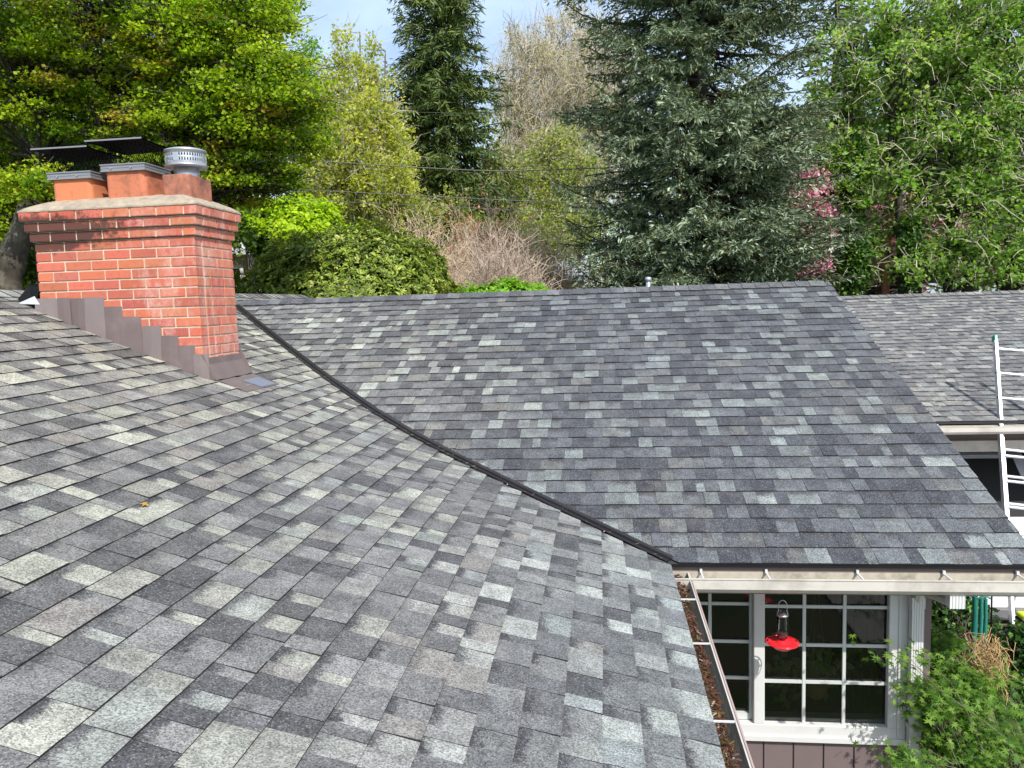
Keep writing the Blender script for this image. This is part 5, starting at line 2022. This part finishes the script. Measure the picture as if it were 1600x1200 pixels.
# ================================================================== overhead cables
def cable(pixels, depth, rad, label, name='overhead_cable'):
    P = [at(px, py, depth + dz) for (px, py, dz) in pixels]
    pts_ = []
    for i in range(len(P) - 1):
        for t in np.linspace(0, 1, 7)[:-1]:
            a0 = P[max(0, i - 1)]; a3 = P[min(len(P) - 1, i + 2)]
            p = .5 * ((2 * P[i]) + (P[i + 1] - a0) * t + (2 * a0 - 5 * P[i] + 4 * P[i + 1] - a3) * t * t + (-a0 + 3 * P[i] - 3 * P[i + 1] + a3) * t ** 3)
            pts_.append(p)
    pts_.append(P[-1])
    cb = B()
    cb.tube(pts_, rad, 5)
    o = cb.build(name, M['cable'])
    tag(o, label, 'cable', 'overhead cables crossing in front of the wood')
    return o


cable([(300, 238, 0), (430, 247, 0), (740, 266, 0), (900, 264, 0), (1150, 254, 0)], 19, .012, 'thick upper overhead cable in front of the fir')
cable([(300, 287, 0), (430, 294, 0), (640, 305, 0), (870, 316, 0), (1150, 326, 0)], 18, .009, 'pale middle overhead cable of the three')
cable([(300, 304, 0), (430, 310, 0), (640, 320, 0), (890, 332, 0), (1150, 342, 0)], 18.4, .006, 'thin lowest overhead cable with a small coil')
cable([(440, 172, 0), (640, 175, 0), (900, 181, 0), (1150, 180, 0)], 22, .004, 'thin faint overhead cable highest across the fir')
cable([(736, 263, 0), (775, 298, -.5), (840, 350, -1), (905, 398, -1.5), (1010, 470, -2)], 19, .006, 'slanting service cable dropping towards the spruce')
co = B()
q = at(793, 336, 18.35)
ring_ = [q + Vector((math.cos(a) * .045, 0, math.sin(a) * .075)) for a in np.linspace(0, 2 * math.pi, 17)]
co.tube(ring_, .012, 5)
tag(co.build('cable_coil', M['black_wire']), 'small black coil hanging on the lowest cable', 'cable coil')

# ================================================================== ladder against the wing
ladder = empty('ladder', (4.2, 3.9, GROUND))
tag(ladder, 'aluminium extension ladder with green tipped rail leaning on the wing gutter', 'ladder')
LB, LT = at(1584, 1000, 8.35), at(1553, 530, 9.55)
dirv = (LT - LB).normalized()
LB = LB - dirv * ((LB.z - GROUND) / dirv.z)
LL = (LT - LB).length
wx = Vector((1, 0, 0))
wx = (wx - dirv * wx.dot(dirv)).normalized()
ny_ = dirv.cross(wx).normalized()


def rail(o, l0, l1, off=0.0, name='rail'):
    q = B()
    for (a0, a1, b0, b1) in ((-.0035, .0, -.036, .036), (0.0002, .026, -.036, -.0325), (.0002, .026, .0325, .036)):
        sgn_ = o[1]
        c_ = (l0 + l1) / 2
        q.obox(LB + dirv * c_ + wx * (o[0] + sgn_ * (a0 + a1) / 2) + ny_ * ((b0 + b1) / 2 + off), wx * abs(a1 - a0) / 2, ny_ * (b1 - b0) / 2, dirv * (l1 - l0) / 2)
    return q.build(name, M['aluminium'], ladder)


rail((0, 1), 1.4, LL)
rail((.41, -1), 1.4, LL)
rail((-.032, 1), 0, 2.75, -.04, 'rail')
rail((.442, -1), 0, 2.75, -.04, 'rail')
rv = B()
t = 1.55
while t < LL - .1:
    q = B()
    c0 = LB + dirv * t
    q.tube([c0 + wx * .0, c0 + wx * .41], .0165, 8, smooth=False)
    q.build('rung', M['aluminium'], ladder)
    for o_ in (.013, .397):
        rv.obox(c0 + wx * o_ - ny_ * .0375, wx * .006, ny_ * .001, dirv * .012)
    rv.obox(c0 - wx * .005, wx * .001, ny_ * .011, dirv * .011)
    t += .325
tag(rv.build('rivets', M['rubber'], ladder), kind='stuff')
t = .3
while t < 2.7:
    q = B()
    c0 = LB + dirv * t - ny_ * .045
    q.tube([c0 - wx * .03, c0 + wx * .44], .0165, 8, smooth=False)
    q.build('rung', M['aluminium'], ladder)
    t += .305
for o in (0.010, .40):
    q = B()
    q.obox(LB + dirv * (LL + .012) + wx * o, wx * .021, ny_ * .042, dirv * .035)
    q.build('rail_tip', M['green_plastic'], ladder, bevel=.008)
for o in (-.02, .43):
    q = B()
    q.obox(LB + dirv * .04 + wx * o - ny_ * .04, wx * .03, ny_ * .05, dirv * .04)
    q.build('foot', M['rubber'], ladder)

# ================================================================== white van nosing out of the carport
van = empty('parked_van', (4.3, 6.9, GROUND))
tag(van, 'white van parked nose out in the carport behind the ladder', 'van')
VX0, VX1, VY, GZ = 3.38, 5.22, 4.62, GROUND + .03
side = [(0, .34), (.0, .62), (.04, .86), (.14, 1.00), (1.05, 1.16), (1.75, 1.86), (1.98, 1.95), (4.6, 1.95), (4.75, 1.85), (4.8, .45), (4.6, .34)]
n = len(side)
vb = B()
v = []
for xx, k_ in ((VX0 + .07, .965), (VX0, 1.0), (VX1, 1.0), (VX1 - .07, .965)):
    for sx, sz in side:
        v.append((xx, VY + (2.4 + (sx - 2.4) * (1 if k_ == 1 else .985)) * .95, GZ + 1.1 + (sz - 1.1) * k_))
f = []
for k in range(3):
    for i in range(n):
        j = (i + 1) % n
        f.append((k * n + i, k * n + j, (k + 1) * n + j, (k + 1) * n + i))
f += [tuple(range(n)), tuple(range(3 * n, 4 * n))]
vb.add(v, f)
vb.build('body', M['van_white'], van, bevel=.03)
for wy in (.80, 3.75):
    for xx in (VX0 + .08, VX1 - .08):
        q = B()
        ay3 = Matrix.Rotation(math.pi / 2, 3, 'Y')
        q.lathe((xx, VY + wy, GZ + .33), [(.2, -.10), (.32, -.10), (.33, -.05), (.33, .05), (.32, .10), (.2, .10)], 24, ax=ay3)
        q.lathe((xx, VY + wy, GZ + .33), [(.19, -.105), (.19, .105)], 20, mat=1, ax=ay3)
        q.build('wheel', [M['rubber'], M['chrome']], van)
q = B()
q.add([(VX0 + .12, VY + 1.02, GZ + 1.185), (VX1 - .12, VY + 1.02, GZ + 1.185), (VX1 - .16, VY + 1.62, GZ + 1.82), (VX0 + .16, VY + 1.62, GZ + 1.82)], [(0, 1, 2, 3)])
q.build('windscreen', M['rubber'], van)
q = B()
q.box((VX0 + .04, VY - .05, GZ + .26), (VX1 - .04, VY + .02, GZ + .40), c=.015)
q.build('bumper', plain('grey_bumper', (.13, .13, .135), .6), van)
q = B()
q.box((VX0 + .45, VY - .02, GZ + .58), (VX1 - .45, VY + .01, GZ + .64), c=.004)
q.build('grille', M['black_metal'], van)
for xx in (VX0 + .06, VX1 - .38):
    q = B()
    q.box((xx, VY - .015, GZ + .66), (xx + .32, VY + .05, GZ + .82), c=.01)
    q.build('headlight', M['chrome'], van)

# bright tool case beside the ladder foot
tc_ = empty('tool_case', at(1600, 985, 7.4))
tag(tc_, 'yellow green and black tool case beside the ladder', 'tool case')
P_ = at(1612, 975, 7.4)
P_ = Vector((P_.x, P_.y, 0))
zb_ = at(1604, 996, 7.4).z
q = B()
q.box((P_.x - .10, P_.y - .14, zb_), (P_.x + .25, P_.y + .10, zb_ + .13), c=.012)
q.build('lower_shell', M['hi_vis'], tc_)
q = B()
q.box((P_.x - .105, P_.y - .145, zb_ + .131), (P_.x + .255, P_.y + .105, zb_ + .17), c=.008)
q.build('dark_band', M['rubber'], tc_)
q = B()
q.box((P_.x - .10, P_.y - .14, zb_ + .171), (P_.x + .25, P_.y + .10, zb_ + .22), c=.012)
q.build('lid', M['hi_vis'], tc_)
q = B()
q.tube([(P_.x + .0, P_.y - .02, zb_ + .22), (P_.x + .01, P_.y - .02, zb_ + .27), (P_.x + .14, P_.y - .02, zb_ + .27), (P_.x + .15, P_.y - .02, zb_ + .22)], .012, 6)
q.build('handle', M['rubber'], tc_)
tb_ = empty('work_table', (P_.x, P_.y, GROUND))
tag(tb_, 'small brown table carrying the tool case', 'table')
q = B()
q.box((P_.x - .25, P_.y - .3, zb_ - .03), (P_.x + .6, P_.y + .3, zb_ - .001), c=.004)
q.build('table_top', plain('brown_table', (.16, .10, .07), .6), tb_)
for (dx, dy) in ((-.2, -.25), (.55, -.25), (-.2, .25), (.55, .25)):
    q = B()
    q.box((P_.x + dx - .02, P_.y + dy - .02, GROUND), (P_.x + dx + .02, P_.y + dy + .02, zb_ - .031))
    q.build('leg', M['bark'], tb_)

# ================================================================== plants by the house corner
def jmaple():
    root = empty('japanese_maple', (2.1, .15, GROUND))
    tag(root, 'feathery green japanese maple growing against the house corner', 'shrub')
    specs = [(1500, 1062, 4.85, 36, 30, 1, .7), (1490, 1115, 4.75, 46, 45, 1.1, .7), (1545, 1103, 4.95, 36, 14, 1.3, .7), (1515, 1165, 4.7, 62, 36, 1, .6),
             (1427, 1035, 4.55, 22, 14, .45, .6), (1455, 1085, 4.65, 20, 30, .9, .6), (1466, 1005, 4.95, 18, 36, 1.1, .6), (1575, 1060, 5.0, 18, 22, .7, .6), (1412, 1188, 4.3, 34, 9, .9, .6),
             (1585, 1172, 4.9, 46, 42, .9, .6), (1386, 1024, 4.4, 7, 5, .6, .5)]
    CL = ellip(specs, 330)
    n = len(CL)
    b0 = np.array([2.1, .15, GROUND])
    s_ = b0 + np.array([0, 0, .7]) + rng.normal(size=(n, 3)) * np.array([.08, .08, .25])
    parts = [tubes_np(curve(s_, CL, .06, 7, .03), np.ones((n, 7)) * np.linspace(.005, .0012, 7), 4)]
    tr = curve(np.repeat(b0[None], 4, 0), b0 + np.array([[0, 0, .9], [-.3, -.1, 1.1], [.2, 0, .95], [-.1, .1, 1.2]]), .0, 7, .02)
    parts.append(tubes_np(tr, np.ones((4, 7)) * np.linspace(.035, .010, 7), 8))
    V, c, i_, k_ = join(parts)
    fastmesh('stems', V, c, i_, None, M['bark'], root, tuple(b0), smooth=True)
    per = 13
    idx_ = np.repeat(np.arange(n), per)
    m = len(idx_)
    C = CL[idx_] + rng.normal(size=(m, 3)) * np.array([.075, .075, .022])
    pal = np.array([(.10, .21, .028), (.14, .26, .035), (.06, .14, .018), (.20, .32, .06)])
    colr = pal[rng.integers(0, 4, m)] * (.75 + .5 * rng.random((m, 1)))
    V, c, i_, k_ = place(C, rng.normal(size=(m, 3)) * .33 + np.array([0, -.25, 1]), .038 * (.7 + .6 * rng.random(m)), T_STAR, colr)
    fastmesh('leaves', V, c, i_, k_, M['leaf_soft'], root, tuple(b0))


jmaple()
broadleaf('evergreen_hedge', 'dense dark small leaved hedge behind the japanese maple', (2.9, 1.5, GROUND), [[(2.9, 1.5, GROUND), (2.9, 1.5, -1.8), (2.85, 1.5, -1.3)], [(2.4, 1.3, GROUND), (2.4, 1.3, -1.5), (2.3, 1.35, -1.0)]],
          [(1490, 1040, 6.2, 62, 110, 1, .6), (1475, 970, 6.3, 30, 40, 1, .6), (1590, 1060, 6.0, 62, 90, 1, .6), (1540, 1150, 5.8, 110, 80, 1, .6), (1440, 1170, 5.8, 40, 90, .6, .5)],
          520, 75, .15, .040, [((.020, .060, .012), 4), ((.035, .10, .018), 3.5), ((.06, .15, .025), 2), ((.12, .24, .04), .9)], tmpl=T_KITE, leafmat='leaf_gloss', barkmat='bark_dark',
          flat=.9, tilt=.9, twigs=2, limb_r=.015, trunk_r=.04, twig_r=.003, cat='hedge')
dome('red_leaf_plant', 'small red leaved plant under the japanese maple', 1472, 1188, 4.9, 18, 16, 120, .035, [((.42, .05, .03), 3), ((.3, .08, .03), 2)], T_LEAF, 'leaf_soft', 4, cat='plant', core=(.1, .02, .01))
gp = empty('plant_supports', at(1530, 1000, 5.5))
root_ = None
for i, (px_, t0, dpt, w_) in enumerate(((1523, 930, 5.6, .030), (1534, 934, 5.5, .024), (1539.5, 935, 5.55, .024))):
    pass
bpy.data.objects.remove(gp)
labs = ['thickest green plastic wrapped post by the hedge, the one standing apart', 'green plastic wrapped post, middle of the three', 'green plastic wrapped post, furthest right of the three']
for (px_, t0, dpt, w_), lab in zip(((1524, 931, 5.6, .019), (1533.5, 935, 5.5, .014), (1540.5, 936, 5.56, .013)), labs):
    top_ = at(px_, t0, dpt)
    q = B()
    npt = 14
    q.tube([(top_.x + .003 * math.sin(i * 2.1), top_.y, GROUND + (top_.z - GROUND) * i / npt) for i in range(npt + 1)],
           [w_ * (1 + .10 * math.sin(i * 2.7)) for i in range(npt + 1)], 10)
    q.tube([(top_.x - .03, top_.y, top_.z - .01), (top_.x, top_.y - .01, top_.z + .022), (top_.x + .03, top_.y, top_.z + .005)], .007, 6)
    tag(q.build('plant_post', M['green_wrap']), lab, 'post')
bp_ = B()
a = at(1549, 925, 5.9)
bp_.tube([(a.x + .03, a.y, GROUND), (a.x, a.y, a.z + .25)], .006, 6)
tag(bp_.build('thin_black_rod', M['black_wire']), 'thin black rod standing right of the green posts', 'rod')

# straw bundle
sw = B()
r = random.Random(12)
ctr = at(1537, 1036, 4.90)
for i in range(420):
    p = ctr + Vector((r.gauss(0, .065), r.gauss(0, .06), r.uniform(-.17, .15)))
    d = Vector((r.gauss(0, .55), r.gauss(0, .5), r.choice([-1, 1]) * r.uniform(.3, 1.1))).normalized()
    L_ = r.uniform(.05, .13)
    bend = Vector((r.gauss(0, .3), r.gauss(0, .3), r.gauss(0, .2))) * L_ * .6
    sw.tube([p - d * L_ * .5, p + bend * .5, p + d * L_ * .5 + bend * .2], [.0022, .0022, .0012], 3, cap=False)
tag(sw.build('straw_bundle', M['straw']), 'tangled bundle of dry straw hanging in the greenery', 'straw', kind='stuff')

# ================================================================== hummingbird feeder
fp = Vector((.668, .05, 0))
fd = empty('bird_feeder', (fp.x, fp.y, -.545))
tag(fd, 'red dish bird feeder with clear bottle hanging under the gutter', 'bird feeder')
q = B()
q.lathe((fp.x, fp.y, 0), [(.0, -.300), (.018, -.303), (.030, -.318), (.033, -.335), (.033, -.455), (.028, -.475), (.018, -.485), (.018, -.50)], 20)
q.build('bottle', M['clear_glass'], fd)
q = B()
q.lathe((fp.x, fp.y, 0), [(.0, -.452), (.0305, -.452), (.0305, -.462), (.0, -.480)], 20)
q.build('nectar', plain('pink_nectar', (.75, .22, .22), .2), fd)
q = B()
q.lathe((fp.x, fp.y, 0), [(.0, -.492), (.03, -.492), (.034, -.503), (.060, -.507), (.082, -.503), (.086, -.508), (.084, -.514), (.060, -.528), (.052, -.540), (.040, -.548), (.0, -.550)], 28)
for k in range(12):
    a = 2 * math.pi * k / 12
    q.obox((fp.x + .0885 * math.cos(a), fp.y + .0885 * math.sin(a), -.506), (.006 * math.cos(a), .006 * math.sin(a), 0), (-.004 * math.sin(a), .004 * math.cos(a), 0), (0, 0, .0018))
rg = [Vector((fp.x + .096 * math.cos(a), fp.y + .096 * math.sin(a), -.506)) for a in np.linspace(0, 2 * math.pi, 25)]
q.tube(rg, .003, 5)
q.build('dish', M['red_plastic'], fd)
q = B()
ar = [Vector((fp.x + .027 * math.cos(a), fp.y, -.285 + .042 * math.sin(a) * 1.0)) for a in np.linspace(math.pi * 1.15, -math.pi * .15, 11)]
q.tube([Vector((fp.x - .031, fp.y, -.33))] + ar + [Vector((fp.x + .031, fp.y, -.33))], .0028, 6)
q.lathe((fp.x, fp.y, 0), [(.034, -.340), (.035, -.334), (.034, -.328)], 20)
q.build('wire_bail', M['chrome'], fd)
q = B()
q.tube([Vector((fp.x - .03, fp.y + .02, -.116)), Vector((fp.x - .004, fp.y, -.215)), Vector((fp.x + .010, fp.y, -.232)), Vector((fp.x + .004, fp.y, -.246)), Vector((fp.x - .006, fp.y, -.240))], .0018, 5)
q.build('hook', M['black_wire'], fd)

# potted plant behind the glass
pl = empty('potted_plant', (1.0, .52, -1.12))
tag(pl, 'trailing houseplant in an orange basket behind the window glass', 'plant')
q = B()
q.lathe((.99, .52, 0), [(.04, -1.10), (.075, -1.07), (.085, -.98), (.078, -.93), (.07, -.93), (.07, -.97), (.0, -.97)], 18)
q.build('basket', M['terracotta'], pl)
CL = np.concatenate([np.array([.99, .50, -.86]) + rng.normal(size=(70, 3)) * np.array([.09, .06, .07]),
                     np.array([.76, .46, -1.0]) + rng.normal(size=(26, 3)) * np.array([.035, .03, .13]),
                     np.array([.90, .48, -.95]) + rng.normal(size=(24, 3)) * np.array([.09, .04, .08])])
CL[:, 1] = np.maximum(CL[:, 1], .49)
V, c, i_, k_ = place(CL, rng.normal(size=(len(CL), 3)) * .3 + np.array([0, -1, .4]), .075 * (.6 + .6 * rng.random(len(CL))), T_LEAF, shade((.24, .42, .08), len(CL), .4), rng.normal(size=(len(CL), 3)) * .6 + np.array([0, -.2, -.6]))
fastmesh('leaves', V, c, i_, k_, M['leaf_soft'], pl, (.99, .6, -.9))
q = B()
for k in range(3):
    a = 2.1 * k
    q.tube([(.99 + .075 * math.cos(a), .52 + .075 * math.sin(a), -.94), (.99, .52, -.25)], .0018, 4)
q.build('hanger_cord', M['twig_pale'], pl)

# small litter on the roof
def on_near(x, y, h=.014):
    s = float(np.interp(-x, -NP[:, 0], NS))
    return S_near(y, s, h)


lf = place(np.array([tuple(on_near(-2.43, -1.42, .016))]), np.array([[.25, -.1, 1]]), np.array([.034]), T_STAR5, np.array([[.55, .33, .08]]))
o = fastmesh('fallen_leaf', lf[0] - np.array(on_near(-2.43, -1.42, .016)) , lf[1], lf[2], lf[3], M['petal'], None, (0, 0, 0))
o.location = on_near(-2.43, -1.42, .018)
tag(o, 'single dry yellow maple leaf lying low on the left of the roof', 'leaf')
